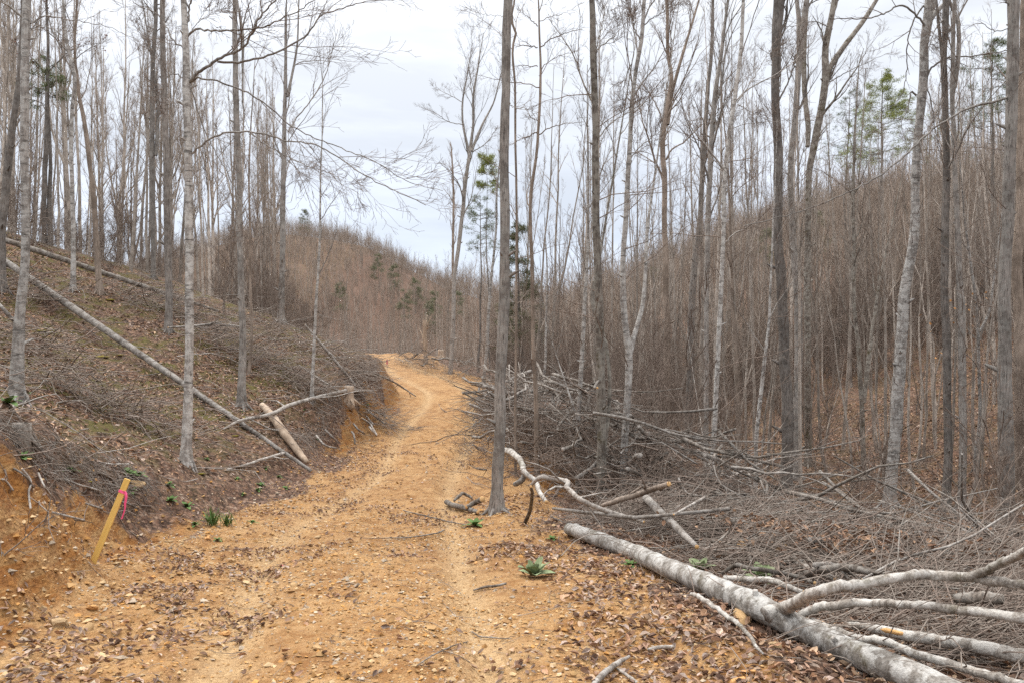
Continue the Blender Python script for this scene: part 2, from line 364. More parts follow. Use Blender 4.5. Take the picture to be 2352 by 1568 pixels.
g_road = roadmask(GX, GY); sl_, sr_ = side_s(GX, GY)
g_bank = sstep(-.25, .2, sl_) * (1 - sstep(.38, .80, sl_ + (fbm(GX, GY, 1.2, 3, 51) - .5) * .9)) * np.clip(B_(GY) * 1.25 - .25, 0, 1) * sstep(-2, 3, GY)
g_bank = np.maximum(g_bank, sstep(54, 55.5, GY) * (1 - sstep(57.5, 59, GY)) * sstep(-16, -12, GX) * (1 - sstep(-6.5, -5.0, GX)))
g_bank = np.maximum(g_bank, .75 * sstep(.2, .8, sr_) * (1 - sstep(1.6, 2.6, sr_ + (fbm(GX, GY, 1.0, 3, 61) - .5) * 2)) * sstep(12, 15, GY) * (1 - sstep(30, 33, GY)))
g_moss = np.clip(sstep(.3, 2.5, sl_) * (1 - g_road) + .30 * sstep(3, 6, sr_), 0, 1)
g_far = sstep(26, 60, np.hypot(GX, GY))
road_face = (g_road[:-1, :-1] + g_road[1:, 1:]).ravel() * .5 > .5
gm = mesh_from('full_ground', GV, GQ); nrm = np.empty(len(GV) * 3, np.float32); gm.vertices.foreach_get('normal', nrm); nrm = nrm.reshape(-1, 3)
ATT = {'road': g_road, 'bank': g_bank, 'moss': g_moss, 'rut': rut(GX, GY), 'far': g_far}
far_face = (GQ[:, 0] // nx >= np.searchsorted(gy, 58)) | (GX.ravel()[GQ[:, 0]] > axis_x(GY.ravel()[GQ[:, 0]]) + 3)
for nm, sel, lab in (('dirt_road', road_face, 'rutted orange dirt track running uphill between the slopes'),
                     ('hillside', far_face & ~road_face, 'wooded valley side and hills beyond the track covered in dead leaves'),
                     ('forest_floor', ~road_face & ~far_face, 'leaf covered bank and slope beside the dirt track')):
    q = GQ[sel]; used, inv = np.unique(q, return_inverse=True)
    me = mesh_from(nm, GV[used], inv.reshape(-1, 4))
    for a, v in ATT.items():
        at_ = me.attributes.new(a, 'FLOAT', 'POINT'); at_.data.foreach_set('value', v.ravel()[used].astype(np.float32))
    me.normals_split_custom_set_from_vertices([tuple(x) for x in nrm[used].tolist()])
    tag(link(nm, me, [M['ground']]), lab, None, kind='structure')
bpy.data.meshes.remove(gm)
# ------------------------------------------------------------------ standing trees traced one by one
_TO = {'A': (0, 0), 'B': (784, 0), 'C': (1568, 0), 'D': (0, 519.4), 'E': (784, 519.4), 'F': (1568, 519.4), 'G': (0, 1038.8), 'H': (784, 1038.8), 'I': (1568, 1038.8)}
def T(t, *pts): ox, oy = _TO[t]; return [(ox + p[0] * .3375, oy + p[1] * .3375) + tuple(x * .3375 for x in p[2:]) for p in pts]
def twigs(tb, rs, P, R, plan, m_limb=0, m_twig=1):
    """plan: list of (per, t0, t1, lf, ang, up, K, wob)"""
    for j, (per, t0, t1, lf, ang, up, K, wob) in enumerate(plan):
        P, R = spawn(rs, P, R, per, t0, t1, lf, ang, up, K, wob, lmin=.12)
        R = np.maximum(R, .0022)
        tb.addn(P, R, 4 if R.max() > .012 else 3, m_limb if R.max() > .014 else m_twig)
AUT = [(6, .12, 1, .55, .5, .35, 6, .12), (4, .1, 1, .55, .5, .3, 4, .15), (3, .25, 1, .55, .5, .2, 3, .15)]
FINE = [(7, .12, 1, .42, .75, .25, 5, .16), (6, .1, 1, .5, .7, .25, 4, .2), (3, .2, 1, .5, .6, .2, 3, .15)]
def hero(label, pts, mat, limbs=(), stems=(), auto=None, Y=None, lean=0.0, ext=5.0, seed=1, plan=FINE, twig='twig', name='bare_tree', sides=12, group=None, leaves=None):
    rs = np.random.RandomState(seed)
    if Y is None: b = hit(pts[0][0], pts[0][1]); Yb = b[1]
    else: Yb = Y
    w = [at(p[0], p[1], Yb + lean * (pts[0][1] - p[1]) / 900.0) for p in pts]; r = [p[2] * Yb / F / 2 for p in pts]
    g = w[0].copy(); gz = float(Hgt(g[0], g[1])); 
    if w[0][2] - gz > .25: w.insert(0, np.array([g[0] - (w[1][0] - g[0]) * .03, g[1], gz])); r.insert(0, r[0] * 1.08)
    w[0][2] = gz; w.insert(0, w[0] + np.array([0, 0, -.25])); r.insert(0, r[0] * 1.1)
    if ext: 
        d = unit(w[-1] - w[-2]); d = unit(d + [rs.randn() * .05, rs.randn() * .05, .15]); w.append(w[-1] + d * ext); r.append(r[-1] * .30)
    K = max(18, 5 * len(w)); P, R = smooth_line(w, K, r)
    h = P[:, 2] - gz
    P[1:, :2] += (np.stack([fbm(h * 0 + seed * 7.1, h, .8, 3, seed), fbm(h * 0 + seed * 3.3, h, .8, 3, seed + 5)], 1)[1:] - .5) * min(R[1] * 1.1, .10)
    R = R * (1 + .38 * np.exp(-np.maximum(h, 0) / .13)) * (1 + (rs.rand(K) - .5) * .10)
    org = np.array([P[1][0], P[1][1], gz])
    root = empty(name, org); tag(root, label, 'tree', group)
    tr = Tubes(); tr.add(P, R, sides)
    if Yb < 32 and ext:
        for q in range(5):
            a = q * 1.26 + rs.rand() * .8; dv = np.array([math.cos(a), math.sin(a), 0]); b0 = np.array([org[0], org[1], gz]); rr = r[1]
            RP = np.array([b0 + dv * rr * .6 + [0, 0, rr * 1.3], b0 + dv * rr * 1.25 + [0, 0, rr * .5], b0 + dv * rr * 2.1, b0 + dv * rr * 3.2]); RP[2:, 2] = Hgt(RP[2:, 0], RP[2:, 1]) + [.005, -.04]
            tr.add(smooth_line(RP, 8), np.linspace(rr * .34, rr * .10, 8), 7)
    cr = Tubes(); allP = [(P, R)]
    for st in stems:
        sw = [at(p[0], p[1], Yb + lean * (pts[0][1] - p[1]) / 900.0 + .12 * k) for k, p in enumerate(st)]; sr2 = [p[2] * Yb / F / 2 for p in st]
        d = unit(sw[-1] - sw[-2]); sw.append(sw[-1] + d * max(ext, 2) * .8); sr2.append(sr2[-1] * .3)
        if len(st) > 1 and st[0][1] > 900 and st[0][1] > pts[0][1] - 40: sw[0][2] = min(sw[0][2], float(Hgt(sw[0][0], sw[0][1]))) - .1
        SP, SR = smooth_line(sw, 5 * len(sw), sr2); SR *= 1 + (rs.rand(len(SR)) - .5) * .1
        tr.add(SP, SR, 9); allP.append((SP, SR))
    for q in range(max(2, int(len(P) / 5))):        # branch stubs and knots on the bole
        k = rs.randint(3, K - 3); a = rs.rand() * 6.28; dv = np.array([math.cos(a), math.sin(a), .5]); L = R[k] * (1.3 + rs.rand() * 1.6)
        tr.add([P[k], P[k] + dv * L * .7, P[k] + dv * L], [R[k] * .42, R[k] * .3, R[k] * .12], 6)
    for lb in limbs:
        lp, r0, dk = lb[0], lb[1], lb[2]
        s0 = np.argmin([abs(proj(p)[1] - lp[0][1]) + abs(proj(p)[0] - lp[0][0]) for p in P]); y0 = P[s0][1]
        acc = 0; lw = []
        for k, p in enumerate(lp):
            if k: acc += math.hypot(p[0] - lp[k - 1][0], p[1] - lp[k - 1][1]) * y0 / F
            lw.append(at(p[0], p[1], y0 + acc * dk))
        n = 6 + 4 * len(lw); LP, LR = smooth_line(lw, n, np.linspace(1, .22, len(lw)) ** .8 * r0 * y0 / F / 2)
        LP[1:] += (rs.rand(n - 1, 3) - .5) * .03
        cr.add(LP, np.maximum(LR, .003), 6)
        twigs(cr, rs, LP[None], LR[None], lb[3] if len(lb) > 3 else plan)
    if auto:
        for (AP, AR) in allP:
            n, t0, t1, lf, ang, up = auto
            LP, LR = spawn(rs, AP[None], np.maximum(AR, .02)[None], n if AP is P else max(4, n * 2 // 3), t0, t1, lf * 1.35 if AP is P else max(lf, .22), ang * .88, up + .1, 9, .11, rf=.42, taper=.2, lmin=1.2)
            LR = np.minimum(LR, .05); cr.addn(LP, LR, 5); twigs(cr, rs, LP, LR, AUT if plan is FAN else plan)
    if Yb > 10 and pts[0][0] > 1180 and ext > 1.2:      # thin level side branches low on the bole
        LP, LR = spawn(rs, P[None], np.full((1, K), .012), 9, .10, .55, .13, 1.15, .12, 7, .16, rf=.75, taper=.3, lmin=1.0)
        cr.addn(LP, LR, 4, 1); twigs(cr, rs, LP, LR, [(6, .15, 1, .5, .6, .15, 5, .18), (3, .2, 1, .5, .6, .1, 3, .2)])
    if cr.n == 0:
        LP, LR = spawn(rs, P[None], R[None], 6, .6, 1, .10, .8, .2, 6, .15, rf=.3); cr.addn(LP, LR, 4); twigs(cr, rs, LP, LR, plan)
    mats = [M[mat if mat not in ('pale',) else 'grey'], M[twig]]
    if leaves:
        nl, lm, v0, v1 = leaves; A = np.concatenate(cr.V); pv = 784 - (A[:, 2] - CAMZ) / A[:, 1] * F; B_k = (pv > v0) & (pv < v1); A = A[B_k] if B_k.any() else A; c = A[rs.randint(0, len(A), nl)]; d = unit(rs.randn(nl, 3)) * .085; e2 = unit(np.cross(d, rs.randn(nl, 3))) * .03
        V = np.stack([c, c + d * .5 + e2, c + d, c + d * .5 - e2], 1).reshape(-1, 3); k0 = cr.n; cr.V.append(V); cr.n += len(V); cr.Q.append(k0 + np.arange(len(V)).reshape(-1, 4)); cr.qm.append(np.full(nl, 2)); mats.append(M[lm])
    link('trunk', tr.mesh('trunk', org), [M[mat]], root); link('crown', cr.mesh('crown', org), mats, root)
    return root, P, R
AU = (9, .45, 1, .16, .75, .3)
THIN = [(6, .15, 1, .4, .7, .3, 5, .16), (4, .1, 1, .5, .65, .3, 3, .2)]
FAN = [(9, .25, 1, .45, .6, .2, 6, .13), (6, .1, 1, .5, .6, .15, 4, .18), (4, .2, 1, .5, .55, .1, 3, .15)]
# left of the track
hero('pale straight tree with ringed bark in front of the long bare pole', [(42, 915, 30), (48, 760, 24), (55, 640, 19), (57, 450, 17), (58, 300, 19), (61, 150, 18), (66, 0, 18)], 'pale', seed=3, auto=(5, .5, 1, .10, .9, .2), plan=THIN,
     limbs=[(T('A', (205, 160), (300, 115), (420, 130), (560, 150), (740, 185), (950, 290)), 3.2, .25), (T('A', (200, 190), (330, 190), (450, 260), (560, 350)), 2.5, -.2)])
hero('dark leaning trunk cut by the left edge of the view', [(2, 530, 19), (12, 430, 17), (24, 330, 16), (38, 230, 13), (46, 120, 9), (52, 0, 6)], 'dark', seed=4, Y=19, auto=(5, .5, 1, .1, .8, .2), plan=THIN)
hero('pale tree with long spreading limbs standing beside the foot of the fallen pole', [(430, 1065, 24), (434, 900, 20), (434, 700, 19), (433, 500, 18), (430, 330, 17), (428, 190, 19), (426, 80, 14), (421, 0, 13)], 'pale', seed=5, ext=6, plan=FAN,
     limbs=[(T('A', (1280, 560), (1370, 480), (1420, 450), (1550, 370), (1640, 340), (1700, 250), (1800, 80), (1880, 0), (1930, -130)), 8.5, -.15),
            (T('A', (1480, 420), (1620, 425), (1750, 405), (1940, 335), (2080, 240), (2200, 100), (2323, 60), (2500, 10), (2760, -20)), 6, .1),
            (T('A', (1275, 250), (1310, 215), (1440, 210), (1650, 205), (1800, 185), (1950, 110), (2060, 60), (2180, -30)), 5.5, -.25),
            (T('A', (1285, 570), (1340, 535), (1420, 540), (1520, 570), (1640, 610), (1760, 680), (1880, 770), (2000, 870), (2120, 930), (2323, 1010), (2560, 1110), (2780, 1240), (3010, 1300)), 4.6, .2),
            (T('A', (1290, 1060), (1370, 990), (1440, 940), (1530, 910), (1640, 900), (1800, 915), (1950, 960), (2150, 990), (2323, 1090), (2600, 1260), (2900, 1390)), 5.5, -.2),
            (T('A', (1700, 905), (1850, 1010), (2000, 1090), (2200, 1180), (2450, 1330)), 2.6, -.25),
            (T('A', (1270, 550), (1250, 340), (1190, 285), (1130, 180), (1060, 90), (930, 30), (860, -60)), 4.5, .3),
            (T('A', (1255, 545), (1200, 505), (1160, 510), (1110, 610), (1030, 750)), 3.2, -.3),
            (T('A', (1300, 610), (1370, 820), (1430, 970), (1550, 1190), (1650, 1400), (1690, 1560)), 2.8, .3),
            (T('A', (1285, 245), (1330, 180), (1420, 110), (1560, 80)), 2.2, -.3), (T('A', (1275, 150), (1300, 20), (1340, -120)), 5, .2)])
hero('straight grey tree with a whitish foot and peeled base on the left slope', [(557, 937, 23), (556, 850, 17), (555, 720, 14.5), (552, 527, 13), (545, 270, 13), (541, 100, 12), (539, 0, 11)], 'grey', seed=6, auto=(5, .55, 1, .08, .8, .3), plan=THIN,
     stems=[T('A', (1650, 700, 10), (1652, 450, 16), (1650, 220, 22), (1632, 110, 14))], limbs=[(T('A', (1650, 690), (1665, 800), (1700, 900)), 2, .2), (T('A', (1640, 900), (1580, 960), (1500, 1050), (1420, 1120)), 2.2, .3)])
hero('slate grey pole-straight tree behind the pale spreading tree, above the brush pile', [(388, 765, 17), (386, 640, 16), (385, 527, 15), (381, 300, 14), (375, 135, 12), (373, 0, 11)], 'dark', seed=7, auto=(6, .6, 1, .08, .7, .3), plan=THIN)
hero('slim grey tree left of the slate grey straight one', [(352, 640, 11), (351, 527, 10.5), (350, 350, 10), (352, 150, 9.5), (358, 0, 9)], 'grey', seed=8, auto=(9, .4, 1, .1, .7, .3), stems=[T('A', (1060, 1060, 24), (1075, 800, 22), (1060, 560, 20), (1040, 440, 14))])
hero('grey tree splitting into many upright stems on the crest of the left slope', [(645, 741, 17), (647, 640, 14), (650, 527, 12.5), (652, 370, 11), (655, 215, 8)], 'grey', seed=9, ext=3, plan=FAN,
     stems=[T('A', (1945, 640, 22), (1945, 400, 18), (1948, 150, 12)), T('A', (1955, 660, 20), (1990, 500, 17), (2020, 330, 13), (2032, 60, 10))],
     limbs=[(T('A', (1975, 600), (2030, 430), (2130, 415), (2323, 430)), 3, .2), (T('A', (1960, 900), (2000, 830), (2120, 680), (2220, 500), (2260, 350), (2300, 200)), 3.6, .2), (T('A', (1930, 1290), (1990, 1240), (2080, 1230)), 1.6, -.2), (T('A', (2010, 350), (2120, 200), (2200, 60)), 2.2, .1), (T('A', (1950, 1090), (2030, 1150), (2150, 1140)), 1.6, .1)], auto=(5, .5, 1, .12, .6, .4))
hero('pale forked tree with a kinked bole at the top of the left slope', [(168, 667, 12), (167, 520, 9.5), (165, 350, 8.5), (166, 250, 8), (172, 180, 8.5), (155, 100, 7), (146, 0, 6)], 'pale', seed=10, auto=(7, .4, 1, .13, .7, .3), limbs=[(T('A', (480, 450), (540, 380), (640, 320), (720, 280)), 2.6, -.2)])
hero('pale tree with a bent root foot leaning left under the dark fallen log', [(231, 674, 15), (224, 590, 12), (219, 500, 12), (208, 400, 10), (190, 265, 9), (177, 200, 8), (170, 100, 5), (176, 0, 4)], 'tan', seed=11, auto=(7, .4, 1, .14, .7, .3))
hero('thin dark tree with a few dead leaves near the upper left', [(100, 500, 11), (103, 400, 11), (108, 240, 9), (112, 140, 7), (105, 0, 5)], 'dark', seed=12, leaves=(70, 'rleaf', 0, 420), Y=27, auto=(7, .35, 1, .13, .8, .2))
hero('slim sapling in front of the stripped leaning pole on the left bank', [(716, 922, 9), (719, 850, 8), (726, 700, 6.5), (733, 560, 5), (736, 400, 3.5), (742, 250, 2.5)], 'pale', seed=13, ext=1.5, auto=(10, .3, 1, .12, .7, .3), plan=THIN)
hero('slender sapling rising just right of the grey tree with the whitish foot', [(572, 860, 7), (577, 790, 6.5), (575, 640, 6), (574, 527, 5), (572, 400, 4)], 'tan', seed=14, ext=3, auto=(8, .3, 1, .12, .7, .3), plan=THIN)
# the middle
hero('big straight grey tree with ridged bark at the right edge of the track', [(1143, 1176, 31), (1146, 1090, 26.5), (1148, 900, 25.5), (1154, 700, 24.5), (1158, 527, 23), (1158, 350, 21), (1160, 150, 20.5), (1164, 0, 20)], 'grey', seed=20, ext=7, sides=18, auto=(6, .72, 1, .12, .7, .2),
     limbs=[(T('B', (1110, 110), (1000, 105), (900, 80), (850, 60)), 1.3, .3, THIN), (T('B', (1130, 690), (1180, 735), (1260, 745), (1290, 790), (1330, 770)), 2.2, -.3, THIN)], plan=FAN)
hero('crooked thin stem with an elbow just right of the big ridged tree', [(1184, 900, 6), (1186, 700, 5.5), (1187, 527, 5.5), (1185, 340, 5), (1183, 200, 5), (1179, 100, 5), (1185, 73, 5.5), (1176, 52, 5), (1182, 0, 4)], 'tan', seed=21, Y=15, ext=2, auto=(5, .4, 1, .1, .8, .2), plan=THIN)
hero('slender tree with level side branches in the slash heap by the big tree', [(1234, 1092, 12), (1231, 900, 10.5), (1226, 780, 9), (1222, 600, 8.5), (1222, 440, 7.5), (1230, 365, 6.5), (1237, 270, 6.5), (1241, 170, 5.5), (1237, 60, 4), (1236, 4, 3)], 'tan', seed=22, ext=1, plan=THIN, auto=(3, .5, 1, .08, .8, .2),
     limbs=[(T('B', (1335, 325), (1240, 310), (1180, 320)), 3, .3), (T('B', (1335, 455), (1250, 450), (1170, 455)), 2.4, .2), (T('B', (1345, 598), (1280, 575), (1180, 565), (1050, 540), (900, 500)), 2.6, .35), (T('B', (1335, 900), (1270, 930), (1200, 960), (1150, 990)), 3.2, -.2),
            (T('B', (1340, 920), (1420, 870), (1500, 850), (1640, 830)), 3, .2), (T('B', (1335, 180), (1310, 155), (1250, 100), (1190, 60)), 2.6, .3), (T('B', (1350, 325), (1440, 260), (1540, 225), (1640, 200)), 2.8, -.3), (T('B', (1350, 500), (1400, 430), (1520, 370), (1640, 340)), 2.2, .3), (T('B', (1345, 150), (1420, 115), (1500, 100), (1600, 40)), 2, .1), (T('B', (1350, 830), (1280, 790), (1260, 740)), 2, .3)])
hero('dark mossy tree hugged by a crooked companion with a burl', [(1381, 1172, 24), (1380, 1000, 22), (1380, 800, 20), (1376, 640, 18), (1370, 527, 17), (1368, 340, 15), (1366, 200, 15.5), (1361, 80, 14.5), (1359, 0, 13)], 'mossy', seed=23, ext=6,
     stems=[T('E', (1790, 1500, 30), (1820, 1250, 28), (1815, 900, 26), (1795, 790, 34), (1760, 700, 46), (1745, 640, 38), (1710, 520, 34), (1720, 400, 32), (1740, 320, 26), (1760, 200, 20))], auto=(8, .45, 1, .13, .75, .3), plan=FAN,
     limbs=[(T('B', (1730, 420), (1740, 300), (1790, 80), (1770, 0)), 3.5, .3), (T('B', (1730, 350), (1850, 250), (1960, 140)), 3, .3), (T('B', (1740, 950), (1850, 830), (1970, 760), (2160, 650)), 3, -.2)])
hero('pale tree forking in a narrow V above the slash heap', [(1430, 1178, 18), (1434, 1050, 17), (1440, 900, 16), (1443, 815, 17), (1433, 720, 14), (1432, 600, 12.5), (1436, 527, 11.5), (1444, 370, 11), (1450, 240, 10), (1458, 165, 9), (1473, 90, 9), (1480, 0, 8)], 'pale', seed=24, ext=5, auto=(10, .45, 1, .13, .65, .4), plan=FAN,
     stems=[T('E', (1955, 900, 44), (1990, 760, 36), (2050, 540, 30), (2070, 300, 24), (2085, 0, 22), (2120, -250, 16))], limbs=[(T('B', (1950, 1180), (1990, 1050), (2100, 950), (2200, 880)), 3.2, .2), (T('B', (2030, 270), (1990, 180), (1960, 60), (1940, 0)), 3.6, .2), (T('B', (2040, 190), (2110, 130), (2200, 80), (2300, 20)), 3, -.2), (T('B', (1975, 440), (1940, 520), (1925, 600), (1910, 720)), 3, .2)])
hero('smooth tan tree with a sinuous top between the slash heap and the valley', [(1530, 1015, 17), (1531, 900, 15.5), (1530, 720, 15), (1526, 527, 12), (1526, 440, 12), (1523, 330, 12), (1526, 290, 13), (1533, 240, 12), (1543, 180, 9), (1535, 130, 8), (1530, 0, 7)], 'tan', seed=25, ext=4, auto=(12, .45, 1, .14, .6, .45), plan=FAN,
     stems=[T('B', (2220, 850, 28), (2250, 640, 25), (2300, 450, 22), (2360, 250, 18))], limbs=[(T('B', (2210, 1090), (2240, 1030), (2323, 975), (2480, 830), (2610, 760)), 4.5, .1), (T('B', (2205, 900), (2160, 760), (2100, 640), (2000, 520)), 3.4, .2)])
hero('spotted white stem with a mossy blackened collar in the slash heap', [(1326, 1130, 9), (1328, 1010, 10), (1334, 880, 10), (1340, 760, 9), (1344, 680, 8.5), (1348, 620, 8), (1352, 500, 6), (1350, 400, 5)], 'pale', seed=26, ext=2, auto=(6, .5, 1, .12, .7, .3), plan=THIN,
     stems=[T('E', (1610, 1330, 26), (1570, 1200, 18), (1540, 1110, 12))])
hero('thin white leaning birch beyond the track, left of the big ridged tree', [(1112, 880, 7), (1118, 800, 7), (1124, 690, 6.5), (1128, 640, 6), (1138, 540, 5), (1143, 430, 4)], 'pale', seed=27, ext=2, auto=(8, .4, 1, .14, .6, .4), plan=THIN)
hero('tall bare tree with an upswept fan crown in the gap over the track', [(1036, 858, 10), (1040, 760, 9), (1044, 640, 9), (1058, 527, 9), (1068, 440, 8.5), (1078, 365, 8), (1086, 290, 6), (1089, 220, 5), (1100, 150, 3.5)], 'grey', seed=28, ext=1.5, auto=(13, .45, 1, .17, .5, .45), plan=FAN,
     stems=[T('B', (875, 1080, 24), (850, 960, 18), (828, 850, 14), (825, 700, 12), (855, 520, 8)), T('B', (885, 1030, 20), (960, 850, 15), (1040, 690, 10), (1075, 550, 6))], limbs=[(T('B', (830, 850), (730, 830), (640, 770), (550, 740)), 2, -.2), (T('B', (830, 700), (740, 650), (630, 600)), 1.8, .2), (T('B', (890, 1040), (1000, 960), (1060, 870)), 2.4, .2)])
hero('narrow tree with tight upright twigs left of the fan crowned tree', [(1038, 790, 7), (1040, 640, 6), (1041, 527, 5.5), (1042, 470, 5), (1040, 400, 4), (1036, 340, 3)], 'tan', seed=29, ext=.8, auto=(14, .4, 1, .12, .35, .6), plan=FAN)
hero('leaning young tree in the undergrowth right of the big ridged tree', [(1241, 905, 7), (1250, 850, 6.5), (1253, 760, 5), (1256, 640, 4)], 'pale', seed=30, ext=2.5, auto=(7, .35, 1, .13, .7, .3), plan=THIN)
# right of the track
hero('stout dark tree, larger of the close pair at the right of the slash heap', [(1806, 1130, 30), (1806, 1000, 27), (1802, 800, 24), (1797, 640, 22), (1786, 527, 21), (1786, 350, 20), (1782, 230, 18), (1782, 100, 21), (1787, 0, 24)], 'dark', seed=31, ext=6, sides=16, auto=(7, .5, 1, .12, .7, .3), plan=FAN,
     limbs=[(T('C', (615, 430), (600, 370), (640, 330), (700, 290)), 4, .3), (T('C', (650, 700), (720, 560), (800, 300), (860, 150)), 4.5, .3), (T('C', (640, 60), (690, 0), (760, -120)), 6, .2)])
hero('paler grey trunk of the close pair right of the stout dark tree', [(1830, 1100, 22), (1832, 980, 20), (1834, 800, 18), (1830, 640, 17), (1822, 527, 15), (1816, 400, 13.5), (1830, 230, 14), (1838, 130, 13), (1852, 0, 12)], 'grey', seed=32, ext=5, auto=(6, .5, 1, .12, .7, .3), plan=FAN,
     stems=[T('C', (790, 480, 36), (795, 180, 34), (775, 0, 26))])
hero('tree with a wide V fork and green lichen behind the close pair of trunks', [(1856, 900, 15), (1855, 700, 15), (1856, 527, 14), (1860, 400, 14), (1877, 290, 16), (1893, 200, 17), (1900, 90, 15), (1915, 0, 12)], 'mossy', seed=33, Y=24, ext=5, auto=(10, .45, 1, .14, .6, .4), plan=FAN,
     stems=[T('C', (965, 560, 42), (1000, 470, 38), (1090, 330, 36), (1240, 130, 30), (1320, 0, 26)), T('C', (850, 1000, 30), (855, 880, 34), (835, 700, 34), (825, 400, 34), (832, 200, 30), (850, 0, 26))],
     limbs=[(T('C', (1000, 560), (1100, 500), (1250, 430), (1400, 360)), 2.4, .2), (T('C', (1020, 200), (900, 150), (760, 180), (600, 170)), 2.4, -.2)])
hero('slender spotted pale tree standing in the slash heap left of the stout dark tree', [(1630, 1166, 11), (1640, 1000, 11), (1650, 820, 11), (1658, 650, 10.5), (1663, 527, 10), (1666, 400, 10), (1680, 280, 10), (1690, 200, 9.5), (1702, 100, 8.5), (1706, 0, 7.5)], 'pale', seed=34, ext=4, auto=(8, .4, 1, .14, .7, .3), plan=FAN,
     limbs=[(T('C', (370, 700), (440, 600), (520, 470), (620, 290)), 2.6, .2), (T('C', (375, 710), (460, 760), (530, 800)), 2.4, -.2), (T('C', (330, 880), (420, 850), (600, 830), (900, 820)), 2, .2), (T('F', (275, 140), (330, 70), (450, 0), (560, -80)), 3.6, -.2)])
hero('bluish grey leaning trunk between the tan tree and the spotted pale tree', [(1580, 1022, 20), (1584, 900, 18), (1588, 750, 17), (1596, 620, 15), (1604, 527, 12), (1615, 380, 11), (1624, 230, 9), (1634, 120, 8), (1638, 0, 7)], 'dark', seed=35, ext=4, auto=(9, .45, 1, .13, .6, .4), plan=FAN)
hero('forked grey tree with ascending limbs behind the leaning bluish trunk', [(1622, 900, 12), (1624, 640, 12), (1627, 470, 12), (1636, 300, 12), (1643, 220, 11), (1655, 140, 9), (1672, 0, 6)], 'grey', seed=36, Y=22, ext=4, auto=(14, .4, 1, .14, .6, .4), plan=FAN)
hero('large pale leaning birch-like tree left of the vine hung gap on the right', [(2046, 1160, 27), (2056, 1000, 26), (2070, 800, 25), (2085, 640, 23), (2101, 527, 20), (2106, 400, 18.5), (2112, 300, 18), (2117, 190, 20), (2122, 100, 19), (2133, 0, 20)], 'pale', seed=37, ext=5, sides=16, plan=FAN,
     stems=[T('C', (1625, 520, 30), (1650, 330, 34), (1670, 230, 30)), T('C', (1660, 260, 30), (1690, 130, 34), (1790, 20, 30), (1880, -80, 24))],
     limbs=[(T('C', (1665, 230), (1640, 170), (1580, 100), (1490, 40), (1380, 90), (1260, 125), (1100, 125), (1000, 130)), 5.5, -.25, THIN), (T('C', (1660, 530), (1700, 460), (1790, 405), (2000, 380), (2180, 350), (2323, 320)), 5, -.2, THIN), (T('C', (1590, 650), (1560, 625), (1545, 680), (1510, 800)), 5, -.3, THIN),
            (T('C', (1640, 40), (1570, 150), (1530, 300), (1525, 450), (1500, 620), (1440, 720)), 4, .15, THIN), (T('C', (1655, 560), (1690, 700), (1720, 900), (1760, 1100)), 3.4, .2, THIN)])
hero('straight dark trunk right of the large pale leaning tree', [(2176, 1170, 19), (2175, 900, 17), (2172, 700, 16), (2172, 527, 16), (2172, 300, 14), (2168, 135, 12.5), (2172, 0, 14)], 'dark', seed=38, ext=5, auto=(8, .45, 1, .12, .7, .3), plan=FAN, stems=[T('C', (1770, 420, 22), (1745, 200, 20), (1725, 0, 16))],
     limbs=[(T('C', (1780, 130), (1720, 200), (1680, 320)), 3.6, -.2), (T('C', (1800, 620), (1740, 740), (1690, 850), (1600, 960)), 3, -.3)])
hero('thinner grey trunk between the dark straight trunk and the big rough one', [(2207, 1165, 17), (2209, 980, 16), (2208, 700, 15), (2200, 527, 11), (2194, 350, 10), (2187, 200, 9), (2188, 60, 9)], 'grey', seed=39, ext=5, auto=(8, .45, 1, .14, .65, .3), plan=FAN, stems=[T('C', (1850, 600, 30), (1880, 300, 28), (1870, 140, 26), (1810, 0, 22))])
hero('big rough barked trunk at the right edge with moss and dark blotches', [(2312, 1225, 37), (2310, 1040, 32), (2308, 860, 29), (2309, 640, 25), (2314, 527, 25), (2320, 300, 24), (2324, 150, 25), (2324, 0, 25)], 'grey', seed=40, ext=6, sides=18, auto=(6, .7, 1, .1, .7, .2), plan=FAN,
     limbs=[(T('C', (2240, 640), (2200, 670), (2050, 710), (1900, 760), (1800, 820), (1700, 880), (1600, 980), (1480, 1090), (1350, 1190), (1100, 1320), (800, 1440), (420, 1540)), 6, -.2, THIN), (T('C', (2230, 40), (2190, 0), (2150, -60)), 5, -.2, THIN), (T('C', (2230, 200), (2120, 210), (2030, 160), (1900, 210)), 2.4, .2, THIN)])
hero('pinkish grey trunk behind the big rough one, mostly out of view', [(2345, 1160, 28), (2342, 900, 24), (2340, 700, 22), (2338, 580, 22), (2344, 480, 22), (2350, 300, 20), (2356, 0, 18)], 'tan', seed=41, Y=18, ext=4, auto=(6, .5, 1, .1, .7, .3), plan=THIN)
hero('slim twin stemmed grey tree on the leafy slope left of the pale leaner', [(1985, 1100, 13), (1980, 960, 11), (1973, 830, 9.5), (1963, 690, 9), (1960, 527, 8), (1962, 400, 7)], 'mossy', seed=42, ext=3, auto=(10, .35, 1, .14, .6, .4), plan=FAN,
     stems=[T('F', (1230, 1200, 34), (1265, 900, 28), (1295, 680, 24), (1340, 380, 18), (1400, 100, 12))])
hero('young tree with a crooked fork and a few orange leaves near the right edge', [(2240, 1080, 9), (2252, 950, 8), (2250, 840, 7), (2242, 700, 6), (2228, 600, 5), (2215, 500, 4)], 'pale', seed=43, leaves=(60, 'oleaf', 640, 900), ext=1.5, auto=(9, .3, 1, .16, .8, .2), plan=THIN, stems=[T('F', (2020, 720, 18), (2080, 600, 16), (2110, 420, 13), (2140, 180, 9))])
